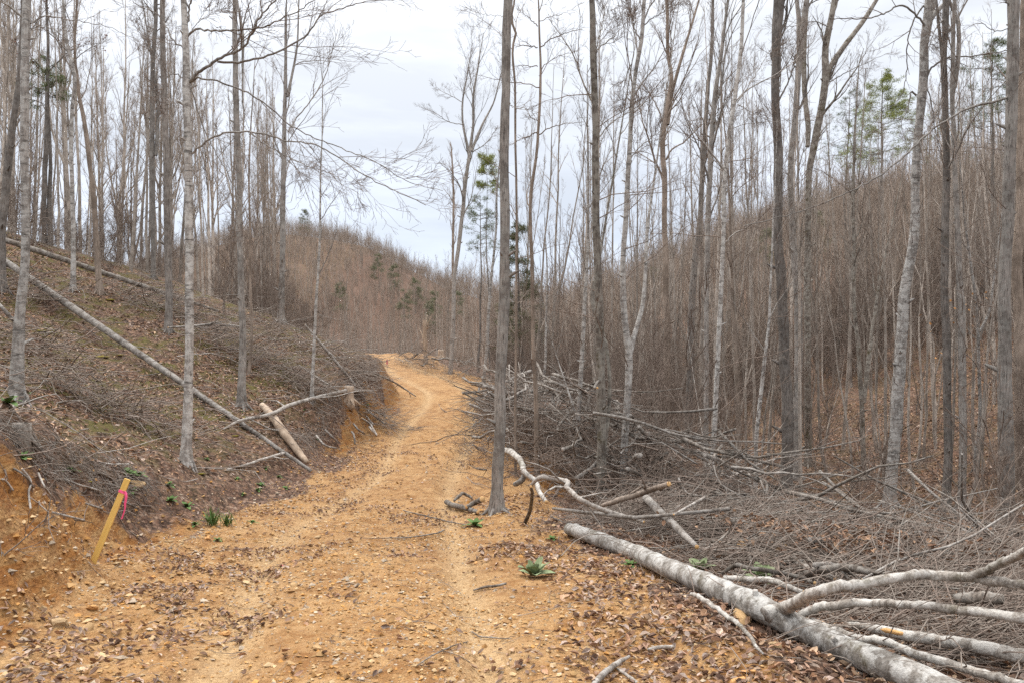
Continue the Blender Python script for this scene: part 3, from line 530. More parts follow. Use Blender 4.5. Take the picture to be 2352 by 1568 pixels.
hero('thin tan stem close behind the spotted pale tree', [(1694, 1090, 10), (1696, 940, 10), (1690, 780, 9), (1684, 700, 8), (1680, 560, 6), (1676, 440, 5)], 'tan', seed=44, Y=21, ext=3, auto=(9, .35, 1, .14, .65, .3), plan=FAN)
hero('leaning slender pale tree left of the stout dark pair', [(1736, 1060, 9), (1742, 960, 9), (1752, 860, 8.5), (1764, 760, 7), (1770, 640, 5)], 'pale', seed=45, Y=20, ext=4, auto=(8, .35, 1, .14, .65, .3), plan=FAN)
hero('bare dead snag with pinkish peeled wood where the track bends', [(978, 835, 10), (977, 790, 9.5), (976, 750, 9), (975, 735, 6.5)], 'rot', seed=46, ext=0, plan=THIN, auto=(3, .4, .9, .06, .9, .1), name='dead_snag')
# ------------------------------------------------------------------ the stands behind: one set of bare trees, copied
def bare_variant(seed, H, r0, clear, nl, lf, ang, up, plan, bend=.02, fork=False):
    rs = np.random.RandomState(seed); tr = Tubes(); cr = Tubes(); K = 14
    z = np.linspace(-.3, H, K); P = np.stack([np.cumsum(rs.randn(K)) * bend * H / 14, np.cumsum(rs.randn(K)) * bend * H / 14, z], 1); P[:2, :2] = 0
    R = r0 * (1 - .85 * np.linspace(0, 1, K) ** 1.2); R[0] *= 1.3
    tr.add(P, R, 8); src = [(P, R)]
    if fork:
        for q in range(fork):
            k = rs.randint(4, 8); a = rs.rand() * 6.28; n = 10; t = np.linspace(0, 1, n)[:, None]; L = (H - P[k, 2]) * (.8 + .2 * rs.rand())
            Q = P[k] + t * np.array([0, 0, L]) + (t ** .6) * np.array([math.cos(a), math.sin(a), 0]) * L * .22; Q[1:] += rs.randn(n - 1, 3) * .05
            tr.add(Q, R[k] * .75 * (1 - .8 * t[:, 0]), 7); src.append((Q, R[k] * .75 * (1 - .8 * t[:, 0])))
    for SP, SR in src:
        LP, LR = spawn(rs, SP[None], SR[None], nl if SP is P else nl // 2 + 1, clear if SP is P else .15, 1, lf, ang, up, 7, .12, rf=.5, taper=.2)
        cr.addn(LP, np.maximum(LR, .006), 5); twigs(cr, rs, LP, LR, plan)
    return tr.mesh('trunk'), cr.mesh('crown')
CR4 = [(6, .12, 1, .45, .6, .35, 5, .14), (6, .1, 1, .5, .6, .3, 4, .18), (3, .2, 1, .5, .55, .2, 3, .15)]
CR3 = [(6, .12, 1, .45, .6, .35, 4, .14), (5, .1, 1, .5, .6, .3, 3, .18)]
VAR = []
for k, a in enumerate([(16, .115, .45, 13, .20, .55, .45, CR4, .02, 0), (17, .13, .4, 12, .22, .6, .5, CR4, .02, 2), (15, .10, .5, 12, .20, .6, .4, CR4, .03, 0), (16, .12, .35, 14, .24, .55, .55, CR4, .02, 3),
                       (14, .08, .45, 11, .18, .6, .35, CR3, .04, 0), (15, .09, .55, 12, .17, .7, .3, CR3, .03, 1), (17, .125, .55, 12, .18, .6, .4, CR4, .015, 0), (12, .06, .4, 10, .18, .6, .4, CR3, .05, 0)]):
    H = a[0]; tm, cmh = bare_variant(100 + k, *a)
    for m in ('far',): tm.materials.append(M[m])
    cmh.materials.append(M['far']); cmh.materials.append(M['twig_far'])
    VAR.append((H, tm, cmh))
TOPV = ([-50, 350, 420, 560, 700, 850, 868, 1005, 1030, 1130, 1180, 1900, 1950, 2100, 2150, 2352], [-200, -150, 60, 110, 190, 250, 470, 480, 250, 220, 40, -60, 250, 280, 60, 0])
def stand(n, xr, seed, label, group, hr, ok, sep=.9, thin=1.0, low=None, lim=6000):
    rs = np.random.RandomState(seed); placed = []; c = 0
    for _ in range(lim):
        if c >= n: break
        y = xr[0] + (xr[1] - xr[0]) * rs.rand(); u = xr[2] + (xr[3] - xr[2]) * rs.rand(); x = (u - 1176) / F * y
        if not ok(x, y) or any((x - a) ** 2 + (y - b) ** 2 < sep ** 2 for a, b in placed): continue
        z = float(Hgt(x, y)); H = hr[0] + (hr[1] - hr[0]) * rs.rand()
        top = np.interp(u, *TOPV) + rs.rand() * 200
        if low is not None and rs.rand() < .9: top = max(top, low + rs.rand() * 90)
        Hm = CAMZ + (784 - top) / F * y - z
        if Hm < H: H = Hm
        if H < 3.5: continue
        h0, tm, cmh = VAR[rs.randint(len(VAR))]; s = H / h0
        r = empty('bare_tree', (x, y, z)); tag(r, label, 'tree', group)
        r.rotation_euler = (rs.randn() * .03, rs.randn() * .03, rs.rand() * 6.28); r.scale = (s * thin * (.55 + .5 * rs.rand()),) * 2 + (s,); r.scale[1] = r.scale[0]
        for nm, me in (('trunk', tm), ('crown', cmh)):
            o = bpy.data.objects.new(nm, me); COL.objects.link(o); o.parent = r
        placed.append((x, y)); c += 1
    return c
left_ok = lambda x, y: side_s(x, y)[0] > 1.5
mid_ok = lambda x, y: (side_s(x, y)[0] > 1.5 or side_s(x, y)[1] > .8) 
right_ok = lambda x, y: side_s(x, y)[1] > 3 and not (y < 20 and x > 5)
stand(85, (26, 54, -60, 640), 5, 'one of the bare pale trees crowded along the top of the left slope', 'bare trees along the top of the left slope', (13, 18.5), left_ok, thin=.95)
stand(60, (44, 85, 620, 1180), 6, 'one of the thin bare trees beyond the bend of the track', 'thin bare trees beyond the bend of the track', (5, 9), mid_ok, 1.2, .75, 545)
stand(95, (20, 62, 1190, 2420), 7, 'one of the bare trees in the ravine wood right of the slash heap', 'bare trees in the ravine wood right of the track', (11, 17), right_ok, 1.3, .8)

# ------------------------------------------------------------------ far woods that read as one mass
def pine_mesh(seed, H, r, top, nb, needle_len, dens, slim=1.0):
    """leaning trunk with uneven boughs whose twigs carry loose needle sprays"""
    rs = np.random.RandomState(seed); tr = Tubes(); z = np.linspace(-.3, H, 10); P = np.stack([np.cumsum(rs.randn(10)) * .05, np.cumsum(rs.randn(10)) * .05, z], 1); tr.add(P, r * (1 - .9 * np.linspace(0, 1, 10)), 7)
    cr = Tubes(); BP = []
    for w in range(nb):
        f = rs.rand() ** .9; zz = H * (1 - top) + H * top * f * .97; a = rs.rand() * 6.28; L = (slim * H * top * .42 * (1 - f) ** .7 * (.45 + .75 * rs.rand()) + .25); n = 6; t = np.linspace(0, 1, n)[:, None]; b0 = np.array([np.interp(zz, z, P[:, 0]), np.interp(zz, z, P[:, 1]), zz])
        Q = b0 + t * np.array([math.cos(a) * L, math.sin(a) * L, L * (.35 * f + .25 * rs.rand())]) - t ** 2 * np.array([0, 0, L * .30 * rs.rand()]); Q[1:] += rs.randn(n - 1, 3) * L * .03; BP.append(Q)
    BP = np.array(BP); BR = np.full(BP.shape[:2], .014) * np.linspace(1, .3, 6); cr.addn(BP, BR, 4, 0)
    SP, SR = spawn(rs, BP, BR, 7, .2, 1, .45, .75, .25, 4, .14, lmin=.15); cr.addn(SP, SR, 3, 0); S2, R2 = spawn(rs, SP, SR, 3, .3, 1, .5, .7, .2, 3, .15); cr.addn(S2, R2, 3, 0)
    base = np.concatenate([SP[:, 2], SP[:, 3], S2[:, 1], S2[:, 2], BP[:, 5]]); base = base[rs.rand(len(base)) < .8]; base = np.repeat(base, dens, 0) + rs.randn(len(base) * dens, 3) * needle_len * np.array([.45, .45, .35])
    n = len(base); d = unit(rs.randn(n, 3) + np.array([0, 0, .5])) * needle_len * (.5 + .8 * rs.rand(n))[:, None]; sdv = unit(np.cross(d, rs.randn(n, 3))) * needle_len * .07
    V = np.stack([base - sdv, base + sdv, base + d], 1).reshape(-1, 3); k0 = cr.n; cr.V.append(V); cr.n += len(V)
    cr.T.append(k0 + np.arange(len(V)).reshape(-1, 3)); cr.tm.append(np.ones(n, int))
    return tr.mesh('trunk'), cr.mesh('crown')
def evergreen(label, u, v, Y, H, kind, mat, r=.1, group=None, top=.7, slim=1., wh=13, nl=.16, dens=9, seed=1, name='pine_tree'):
    x = (u - 1176) / F * Y; z = float(Hgt(x, Y)); H = CAMZ + (784 - v) / F * Y - z if H is None else H
    t, c = pine_mesh(seed, H, r, top, wh, nl, dens, slim); o = empty(name, (x, Y, z)); tag(o, label, 'tree', group)
    link('trunk', t, [M['dark']], o); link('crown', c, [M['wdark'], M[mat]], o); return o
evergreen('dark conifer with dense low foliage behind the big ridged tree', 1192, 505, 38, None, 0, 'cedar', .10, None, .78, .38, 70, .17, 3, 3, 'cedar_tree')
evergreen('small bright green pine top beside the big ridged trunk', 1123, 362, 34, None, 0, 'yneedle', .05, None, .16, .42, 18, .13, 5, 4)
evergreen('dull green open pine left of the big ridged trunk', 1098, 450, 42, None, 0, 'needle', .08, None, .34, .75, 26, .14, 3, 5)
evergreen('yellow green pine standing above the right hilltop', 2032, 160, 50, None, 0, 'yneedle', .14, None, .42, 1.0, 75, .15, 6, 6)
evergreen('grey green broad pine on the hilltop left of the big rough trunk', 2276, 92, 40, None, 0, 'needle', .13, None, .42, 1.15, 55, .13, 4, 7)
evergreen('pale sparse pine just left of the yellow green pine', 1945, 205, 54, None, 0, 'needle', .12, None, .38, .9, 36, .13, 3, 8)
evergreen('dark pine with a clumped top in the bare trees at the upper left', 112, 130, 27, None, 0, 'needle', .10, None, .26, 1.0, 22, .12, 3, 9)
for k, (u, v, Y) in enumerate([(782, 580, 110), (905, 575, 125), (955, 590, 122), (1000, 603, 118), (870, 575, 130), (930, 620, 112), (700, 535, 150), (985, 640, 104), (1050, 610, 120), (1235, 600, 70), (1880, 365, 75), (1760, 470, 80), (1500, 520, 110)]):
    evergreen('green pine among the bare trees of the far hillsides', u, v, Y, 5.5, 0, 'hazy', .06, 'green pines scattered on the far hills', .75, .7, 26, .26, 2, 20 + k)

def node_wood(name, label, pts, scl, srcs, seed):
    """one mesh of points; a node group stands a small bare tree on each"""
    rs = np.random.RandomState(seed); me = bpy.data.meshes.new(name); me.vertices.add(len(pts)); me.vertices.foreach_set('co', np.asarray(pts, np.float32).ravel())
    a = me.attributes.new('size', 'FLOAT', 'POINT'); a.data.foreach_set('value', np.asarray(scl, np.float32))
    a = me.attributes.new('turn', 'FLOAT_VECTOR', 'POINT'); tv = np.stack([rs.randn(len(pts)) * .10, rs.randn(len(pts)) * .10, rs.rand(len(pts)) * 6.28], 1); a.data.foreach_set('vector', tv.astype(np.float32).ravel())
    a = me.attributes.new('pick', 'INT', 'POINT'); a.data.foreach_set('value', rs.randint(0, len(srcs), len(pts)).astype(np.int32))
    o = bpy.data.objects.new(name, me); COL.objects.link(o); tag(o, label, None, kind='stuff')
    g = bpy.data.node_groups.new(name + '_nodes', 'GeometryNodeTree'); g.interface.new_socket('Geometry', in_out='INPUT', socket_type='NodeSocketGeometry'); g.interface.new_socket('Geometry', in_out='OUTPUT', socket_type='NodeSocketGeometry')
    gi = g.nodes.new('NodeGroupInput'); go = g.nodes.new('NodeGroupOutput'); ip = g.nodes.new('GeometryNodeInstanceOnPoints'); jn = g.nodes.new('GeometryNodeJoinGeometry'); L = g.links.new
    for s in reversed(srcs):
        oi = g.nodes.new('GeometryNodeObjectInfo'); oi.inputs['Object'].default_value = s; oi.inputs['As Instance'].default_value = True; L(oi.outputs['Geometry'], jn.inputs[0])
    def na(t, n):
        q = g.nodes.new('GeometryNodeInputNamedAttribute'); q.data_type = t; q.inputs[0].default_value = n; return q.outputs[0]
    L(gi.outputs[0], ip.inputs['Points']); L(jn.outputs[0], ip.inputs['Instance']); ip.inputs['Pick Instance'].default_value = True
    L(na('INT', 'pick'), ip.inputs['Instance Index']); L(na('FLOAT_VECTOR', 'turn'), ip.inputs['Rotation']); L(na('FLOAT', 'size'), ip.inputs['Scale']); L(ip.outputs[0], go.inputs[0])
    o.modifiers.new('woods', 'NODES').node_group = g
    return o
def src_tree(seed, H, r0, clear, nl, lf, ang, up, plan, bend, fork, mt, mw):
    rs = np.random.RandomState(seed); tb = Tubes(); K = 8; z = np.linspace(-.4, H, K); P = np.stack([np.cumsum(rs.randn(K)) * bend, np.cumsum(rs.randn(K)) * bend, z], 1); R = 1.3 * r0 * (1 - .85 * np.linspace(0, 1, K)); tb.add(P, R, 5)
    for q in range(fork):
        L = H * (.6 + .35 * rs.rand()); a = rs.rand() * 6.28; t = np.linspace(0, 1, 7)[:, None]; Q = t * np.array([0, 0, L]) + t ** .7 * np.array([math.cos(a), math.sin(a), 0]) * L * .25; Q[:, 2] -= .2; tb.add(Q, R[0] * .7 * (1 - .85 * t[:, 0]), 4)
        LP, LR = spawn(rs, Q[None], (R[0] * .7 * (1 - .85 * t[:, 0]))[None], nl, .25, 1, lf, ang, up, 5, .14, rf=.5); tb.addn(LP, LR, 3, 1); twigs(tb, rs, LP, LR, plan, 1, 1)
    LP, LR = spawn(rs, P[None], R[None], nl, clear, 1, lf, ang, up, 5, .13, rf=.5); tb.addn(LP, np.maximum(LR, .008), 3, 1); twigs(tb, rs, LP, LR, plan, 1, 1)
    o = bpy.data.objects.new('woodland_source', tb.mesh('woodland_source')); o.data.materials.append(M[mt]); o.data.materials.append(M[mw]); return o
PF = [(6, .1, 1, .5, .6, .35, 4, .16), (4, .1, 1, .5, .55, .3, 3, .16)]
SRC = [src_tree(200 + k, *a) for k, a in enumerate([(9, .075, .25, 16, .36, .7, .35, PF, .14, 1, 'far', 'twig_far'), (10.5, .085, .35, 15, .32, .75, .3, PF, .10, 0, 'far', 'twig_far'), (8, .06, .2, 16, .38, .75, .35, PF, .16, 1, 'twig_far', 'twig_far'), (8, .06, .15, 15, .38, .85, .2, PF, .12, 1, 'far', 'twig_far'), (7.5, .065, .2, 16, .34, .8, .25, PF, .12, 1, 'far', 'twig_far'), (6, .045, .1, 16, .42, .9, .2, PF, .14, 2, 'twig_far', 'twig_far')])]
BSH = [src_tree(300 + k, *a) for k, a in enumerate([(2.6, .018, .15, 10, .4, .6, .4, PF[:1] + [(4, .1, 1, .5, .6, .2, 3, .2)], .08, 2, 'twig_pale', 'twig'), (3.4, .02, .2, 12, .32, .6, .4, PF[:1] + [(4, .1, 1, .5, .6, .2, 3, .2)], .08, 1, 'twig_pale', 'twig'), (1.7, .012, .1, 9, .5, .7, .3, PF[:1] + [(4, .1, 1, .5, .6, .2, 3, .2)], .08, 3, 'twig', 'twig')])]
def scatter(n, seed, fn, yr, ur):
    rs = np.random.RandomState(seed); y = np.sqrt(yr[0] ** 2 + (yr[1] ** 2 - yr[0] ** 2) * rs.rand(n)); u = ur[0] + (ur[1] - ur[0]) * rs.rand(n); x = (u - 1176) / F * y; k = fn(x, y, rs)
    x, y = x[k], y[k]; return np.stack([x, y, Hgt(x, y)], 1), rs
p, rs = scatter(3900, 41, lambda x, y, r: (x - axis_x(y) > 1 + 3 * r.rand(len(x))) , (34, 190), (1050, 2900))
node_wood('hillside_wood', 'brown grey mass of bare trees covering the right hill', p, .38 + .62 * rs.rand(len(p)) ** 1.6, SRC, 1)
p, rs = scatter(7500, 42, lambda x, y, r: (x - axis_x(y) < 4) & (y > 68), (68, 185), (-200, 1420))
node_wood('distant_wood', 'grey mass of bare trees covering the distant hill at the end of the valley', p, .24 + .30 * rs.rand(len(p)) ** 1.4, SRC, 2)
p, rs = scatter(950, 43, lambda x, y, r: (side_s(x, y)[1] > 2.2 + 1.5 * r.rand(len(x))) & ~((y < 32) & (np.abs(x / y - .43) < .22) & (r.rand(len(x)) < .9)), (13, 46), (1120, 2700))
node_wood('undergrowth', 'tangled leafless saplings and brush in the ravine', p, .5 + .9 * rs.rand(len(p)), BSH, 3)
p, rs = scatter(420, 44, lambda x, y, r: (side_s(x, y)[0] > 2 + 2 * r.rand(len(x))), (24, 55), (-150, 900))
node_wood('hilltop_brush', 'low leafless brush along the crest of the left slope', p, .4 + .7 * rs.rand(len(p)), BSH, 4)
SAP = [src_tree(320 + k, *a) for k, a in enumerate([(5.5, .03, .3, 10, .22, .6, .5, PF[:1], .08, 0, 'far', 'twig_pale'), (7, .036, .4, 11, .2, .55, .5, PF[:1], .07, 0, 'far', 'twig_pale'), (4.5, .024, .25, 9, .24, .6, .4, PF[:1], .1, 0, 'far', 'twig_pale')])]
p, rs = scatter(560, 45, lambda x, y, r: (side_s(x, y)[1] > 3.5) & ~((y < 22) & (r.rand(len(x)) < .5)), (16, 60), (1150, 2700))
node_wood('saplings', 'crisp thin upright saplings all through the ravine', p, .6 + .7 * rs.rand(len(p)), SAP, 5)
# ------------------------------------------------------------------ fallen timber
def on(u, v, h=0.0):                              # the point on a sight line that floats h above the ground
    d = ray(u, v); g = Hgt(d[0] * _YS, _YS) + h; k = np.nonzero(CAMZ + d[2] * _YS <= g)[0]; Y = _YS[k[0]] if len(k) else 50.
    return np.array([d[0] * Y, Y, CAMZ + d[2] * Y])
def line3(pts, hs, K=None, straight=False):
    n = len(pts); hs = np.interp(np.linspace(0, 1, n), np.linspace(0, 1, len(hs)), hs)
    w = [on(p[0], p[1], h) for p, h in zip(pts, hs)]; r = [p[2] * q[1] / F / 2 for p, q in zip(pts, w)]
    if straight:
        t = np.linspace(0, 1, n)[:, None]; w = list(w[0] * (1 - t) + w[-1] * t); n2 = 26; t = np.linspace(0, 1, n2)[:, None]; w = w[0] * (1 - t) + w[-1] * t
        for k in range(1, n2 - 1):
            q = on(*proj(w[k]), .10)
            if q[1] < w[k][1]: w[k] = q
        yy = np.convolve(np.pad(w[:, 1], 3, mode='edge'), np.ones(7) / 7, mode='valid'); w = list(w * (yy / w[:, 1])[:, None] + (1 - yy / w[:, 1])[:, None] * np.array([0, 0, CAMZ])); r = np.interp(np.linspace(0, 1, n2), np.linspace(0, 1, n), r)
        r = [a for a in r]; n = n2
    return smooth_line(w, K or 5 * n, r)
def timber(label, pts, hs, mat, name='fallen_branch', cat='branch', straight=False, plan=None, group=None, seed=1, cap='cut', sides=10, twig='twig'):
    rs = np.random.RandomState(seed); P, R = line3(pts, hs, None, straight); K = len(P)
    if K > 6: P[1:-1] += (rs.rand(K - 2, 3) - .5) * np.minimum(R[1:-1, None] * .25, .012)
    R = R * (1 + (rs.rand(K) - .5) * .08); tb = Tubes(); tb.add(P, R, sides, 0, 2)
    if plan: twigs(tb, rs, P[None], np.minimum(R, .04)[None], plan, 0, 1)
    o = link(name, tb.mesh(name, P[0]), [M[mat], M[twig], M[cap]], None, P[0]); return tag(o, label, cat, group)
def part_log(name, root, org, pts, hs, mat, seed=1, sides=14, plan=None, cap='weather'):
    rs = np.random.RandomState(seed); P, R = line3(pts, hs); K = len(P); R = R * (1 + (rs.rand(K) - .5) * .10); P[1:-1] += (rs.rand(K - 2, 3) - .5) * .012
    tb = Tubes(); tb.add(P, R, sides, 0, 2)
    for q in range(3):
        k = rs.randint(2, K - 2); d = unit(np.array([rs.randn(), rs.randn(), .6 + rs.rand()])); tb.add([P[k], P[k] + d * R[k] * 1.3], [R[k] * .35, R[k] * .2], 6, 0, 2)
    if plan: twigs(tb, rs, P[None], np.minimum(R, .03)[None], plan, 0, 1)
    return link(name, tb.mesh(name, org), [M[mat], M['twig_pale'], M[cap]], root)
SP1 = [(5, .3, 1, .30, .6, .05, 5, .18), (4, .1, 1, .5, .6, .05, 4, .2)]
org = on(1340, 1222, .1)
ft = empty('fallen_tree', org); tag(ft, 'pale birch-like fallen tree with forking limbs lying across the lower right corner', 'fallen tree')
part_log('trunk', ft, org, [(1308, 1213, 28), (1340, 1224, 32), (1420, 1254, 37), (1500, 1287, 43), (1640, 1347, 53), (1760, 1403, 62), (1830, 1437, 54), (1900, 1472, 59), (2050, 1535, 68), (2180, 1592, 72), (2330, 1665, 76)], [.08, .09, .1, .09, .1], 'birch', 2, 18)
part_log('limb', ft, org, T('I', (560, 1100, 100), (640, 1075, 95), (760, 1030, 84), (860, 975, 84), (950, 930, 80), (1200, 895, 70), (1500, 842, 64), (1700, 832, 70), (1950, 852, 66), (2323, 902, 66), (2700, 950, 60)), [.12, .16, .28, .36, .45, .5, .5, .5, .5, .5], 'limb', 3, 14)
part_log('limb', ft, org, T('I', (1930, 850, 60), (1990, 830, 58), (2150, 760, 56), (2323, 680, 58), (2500, 600, 50)), [.5, .52, .62, .75, .9], 'limb', 4, 12)
part_log('limb', ft, org, T('I', (800, 1105, 50), (900, 1060, 56), (1000, 1042, 60), (1200, 1022, 56), (1500, 1032, 56), (1800, 1057, 60), (2100, 1097, 66), (2323, 1125, 72), (2600, 1160, 70)), [.12, .2, .27, .32, .35, .36, .36], 'limb', 5, 14)
part_log('limb', ft, org, T('I', (880, 1140, 40), (960, 1175, 48), (1150, 1250, 54), (1400, 1290, 56), (1600, 1378, 60), (1850, 1440, 62), (2100, 1520, 62), (2323, 1580, 66)), [.1, .12, .14, .13, .12], 'limb', 6, 12)
part_log('limb', ft, org, T('I', (60, 960, 24), (130, 990, 34), (300, 1110, 34), (430, 1220, 30), (500, 1310, 26), (550, 1370, 14)), [.05, .08, .07, .05, .03], 'limb', 7, 9)
lg = timber('thick olive grey log with an orange scraped wound under the fallen tree limbs', T('I', (1130, 1160, 20), (1200, 1175, 44), (1300, 1195, 60), (1500, 1238, 74), (1800, 1285, 84), (2100, 1340, 92), (2323, 1388, 100), (2600, 1440, 100)), [.05, .08, .12, .13, .12, .12], 'limb', 'fallen_log', 'log', seed=8)
WP, WR = line3(T('I', (1130, 1160, 20), (1200, 1175, 44), (1300, 1195, 60), (1500, 1238, 74), (1800, 1285, 84), (2100, 1340, 92), (2323, 1388, 100), (2600, 1440, 100)), [.05, .08, .12, .13, .12, .12])
k_ = int(np.argmin([abs(proj(p)[0] - 2052) for p in WP])); nv = unit(np.array([0, 0, CAMZ]) - WP[k_] + [0, 0, 1.2]); tv = unit(WP[k_ + 1] - WP[k_ - 1]); c0 = WP[k_] + nv * WR[k_] * .80
tb = Tubes(); tb.add([c0 - tv * .085, c0 - tv * .05, c0 + tv * .05, c0 + tv * .085], np.array([.004, .016, .014, .004]), 8); M['raw'] = simple('raw_orange_wood', (.45, .24, .085), (.56, .34, .15), 30)
o = link('wound', tb.mesh('wound', c0), [M['raw']], lg); o.location = Vector(c0) - lg.location
GB = 'grey limbs tangled beyond the fallen birch-like tree'
for k, (lab, pts, hs, mat, nm) in enumerate([
    ('knotty brown limb arching between the green mullein leaves and the forked limb', T('I', (600, 690, 26), (700, 705, 40), (800, 760, 44), (900, 805, 42), (1040, 862, 36)), [.1, .15, .15, .1], 'wdark', 'fallen_branch'),
    ('dark curved limb lying behind the long forked limb', T('I', (820, 835, 44), (930, 800, 50), (1050, 782, 54), (1180, 790, 52), (1300, 812, 48), (1420, 830, 40)), [.15, .25, .28, .2], 'wdark', 'fallen_branch'),
    ('short pale broken limb lying beside the fallen trunk below the mullein', T('I', (285, 850, 34), (420, 862, 46), (600, 868, 44), (700, 905, 40), (820, 950, 34)), [.12, .14, .14, .14], 'limb', 'fallen_branch'),
    ('crooked brown branch just above the short pale broken limb', T('I', (265, 820, 22), (340, 772, 32), (450, 785, 30), (600, 805, 32), (750, 835, 30), (900, 885, 24)), [.08, .2, .2, .15], 'wdark', 'fallen_branch'),
    ('long thin pale branch curving up to a tip at the right', T('I', (1220, 860, 12), (1330, 800, 20), (1500, 720, 18), (1650, 675, 17), (1800, 640, 16), (1950, 580, 14), (2060, 510, 12), (2140, 410, 9), (2180, 300, 5)), [.25, .3, .4, .5, .7], 'weather', 'fallen_branch'),
    ('cut log section with a tan sawn end lying in the brush', T('I', (400, 640, 92), (470, 635, 96), (560, 645, 98), (680, 665, 94)), [.15, .15], 'tan', 'fallen_log'),
    ('grey weathered log sunk in leaves right of the sawn section', T('I', (840, 690, 60), (930, 710, 70), (1020, 740, 66), (1080, 770, 56)), [.12, .12], 'weather', 'fallen_log'),
    ('dark log half hidden in brown dead leaves at the far right', T('I', (1850, 990, 60), (1980, 985, 80), (2080, 985, 80), (2180, 1000, 70)), [.2, .2], 'wdark', 'fallen_log'),
    ('pale pole slanting up over the brush past the spotted pale tree', T('I', (-60, 420, 14), (40, 365, 18), (190, 255, 20), (330, 170, 20), (480, 95, 17), (620, 45, 14), (870, 0, 9)), [.5, .6, .8, 1.0], 'weather', 'fallen_branch'),
    ('second pale pole crossing just under the slanting one', T('I', (-30, 405, 12), (120, 320, 17), (300, 230, 17), (420, 175, 14), (560, 140, 11), (760, 90, 8)), [.4, .5, .7, .8], 'weather', 'fallen_branch'),
    ('straight pale pole lying level at the front of the slash heap', T('H', (1440, 378, 18), (1600, 398, 26), (1800, 420, 28), (2040, 440, 28), (2200, 425, 24), (2400, 398, 20), (2600, 385, 14)), [.3, .35, .35, .35], 'weather', 'fallen_branch'),
    ('bent weathered limb with a hooked top at the front of the slash heap', T('H', (1285, 235, 18), (1310, 200, 26), (1350, 165, 34), (1430, 175, 36), (1560, 262, 36), (1680, 345, 34), (1800, 395, 34), (1920, 430, 26), (2060, 470, 18)), [.45, .6, .55, .4, .3], 'weather', 'fallen_branch'),
    ('short sawn brown pole propped on the slash heap', T('H', (1770, 362, 26), (1880, 325, 38), (2000, 290, 38), (2120, 248, 38), (2230, 212, 36)), [.3, .45, .55, .65], 'tan', 'fallen_branch'),
    ('thick pale twisted root limb just right of the big ridged tree', T('H', (1090, -20, 40), (1150, -5, 45), (1195, 30, 42), (1235, 90, 40), (1262, 150, 38), (1310, 180, 34), (1340, 250, 32), (1395, 335, 28)), [.45, .5, .5, .4, .3, .2], 'limb', 'fallen_branch'),
    ('short pale fork hanging under the twisted root limb', T('H', (1255, 140, 40), (1225, 190, 38), (1180, 215, 34)), [.4, .3, .25], 'weather', 'fallen_branch'),
    ('splintered flat grey log leaning in the heap below the stout dark tree', T('H', (2105, 290, 30), (2150, 360, 56), (2230, 460, 60), (2323, 550, 50), (2420, 640, 30)), [.35, .3, .2], 'weather', 'fallen_log'),
    ('thin upright snapped stem by the root of the big ridged tree', T('H', (1250, 480, 26), (1278, 410, 26), (1295, 320, 24), (1290, 230, 20)), [.0, .2, .45, .7], 'wdark', 'fallen_branch'),
    ('knobbly dead root lying on the dirt left of the big ridged tree', T('H', (715, 335, 34), (790, 365, 38), (870, 385, 34), (930, 405, 24)), [.06, .07, .05], 'wdark', 'fallen_branch'),
    ('curled dead root tip above the knobbly root on the dirt', T('H', (765, 330, 16), (800, 295, 22), (850, 285, 22), (890, 310, 14)), [.06, .10, .10, .05], 'wdark', 'fallen_branch'),
    ('dead stem with a broken top lying behind the knobbly root', T('H', (850, 370, 26), (900, 345, 36), (960, 315, 40)), [.1, .13, .2], 'wdark', 'fallen_branch'),
    ('pale log at the top of the heap behind the big ridged tree', [(1085, 880, 10), (1130, 889, 12), (1165, 905, 13), (1210, 925, 13), (1255, 948, 13), (1300, 980, 11)], [.5, .6, .7, .7], 'weather', 'fallen_log'),
    ('broken pale trunk hanging down the crest of the slash heap', [(1298, 947, 18), (1318, 968, 22), (1330, 990, 22), (1350, 1010, 16)], [1.1, 1.0, .8], 'weather', 'fallen_log'),
    ('dark bent branch sticking up out of the slash heap', [(1298, 950, 5), (1322, 918, 7), (1345, 898, 8), (1372, 890, 5)], [1.0, 1.3, 1.5], 'wdark', 'fallen_branch'),
    ('thin pale stick lying near the bottom edge among leaves', T('H', (1700, 1600, 40), (1790, 1500, 44), (1880, 1430, 36), (1960, 1385, 18)), [.03, .04, .03], 'weather', 'fallen_branch'),
    ('grey split stick right of the thin pale stick at the bottom edge', T('H', (1880, 1470, 16), (1940, 1510, 24), (2020, 1570, 24)), [.03, .03], 'weather', 'fallen_branch'),
    ('short grey stick among the brown leaves below the fallen trunk', T('H', (2080, 1340, 18), (2150, 1325, 26), (2260, 1320, 24)), [.03, .03], 'weather', 'fallen_branch'),
    ('long bare twig lying across the leaf edge beside the big ridged tree', T('H', (420, 390, 5), (470, 405, 8), (600, 435, 9), (720, 465, 9), (850, 490, 6)), [.04, .06, .05], 'wdark', 'fallen_branch'),
    ('long dark twig lying across the track', T('H', (130, 580, 3), (280, 580, 6), (450, 575, 9), (600, 555, 10), (700, 525, 10)), [.02, .03, .04], 'wdark', 'fallen_branch'),
    ('brown forked stick beside the mullein on the track', T('H', (900, 935, 10), (970, 915, 18), (1050, 905, 18), (1120, 890, 16)), [.02, .03], 'wdark', 'fallen_branch'),
    ('curved thin stick in the middle foreground of the track', T('H', (510, 1450, 6), (600, 1390, 10), (720, 1330, 10), (860, 1285, 8)), [.02, .02], 'wdark', 'fallen_branch'),
    ('small twig arching on the near track', T('H', (890, 1215, 6), (930, 1245, 10), (1000, 1255, 10), (1160, 1265, 6)), [.02, .02], 'wdark', 'fallen_branch'),
]): timber(lab, pts, hs, mat, nm, 'log' if nm == 'fallen_log' else 'branch', seed=50 + k, plan=SP1 if nm == 'fallen_branch' and k < 13 and k not in (2,) else None, sides=12)
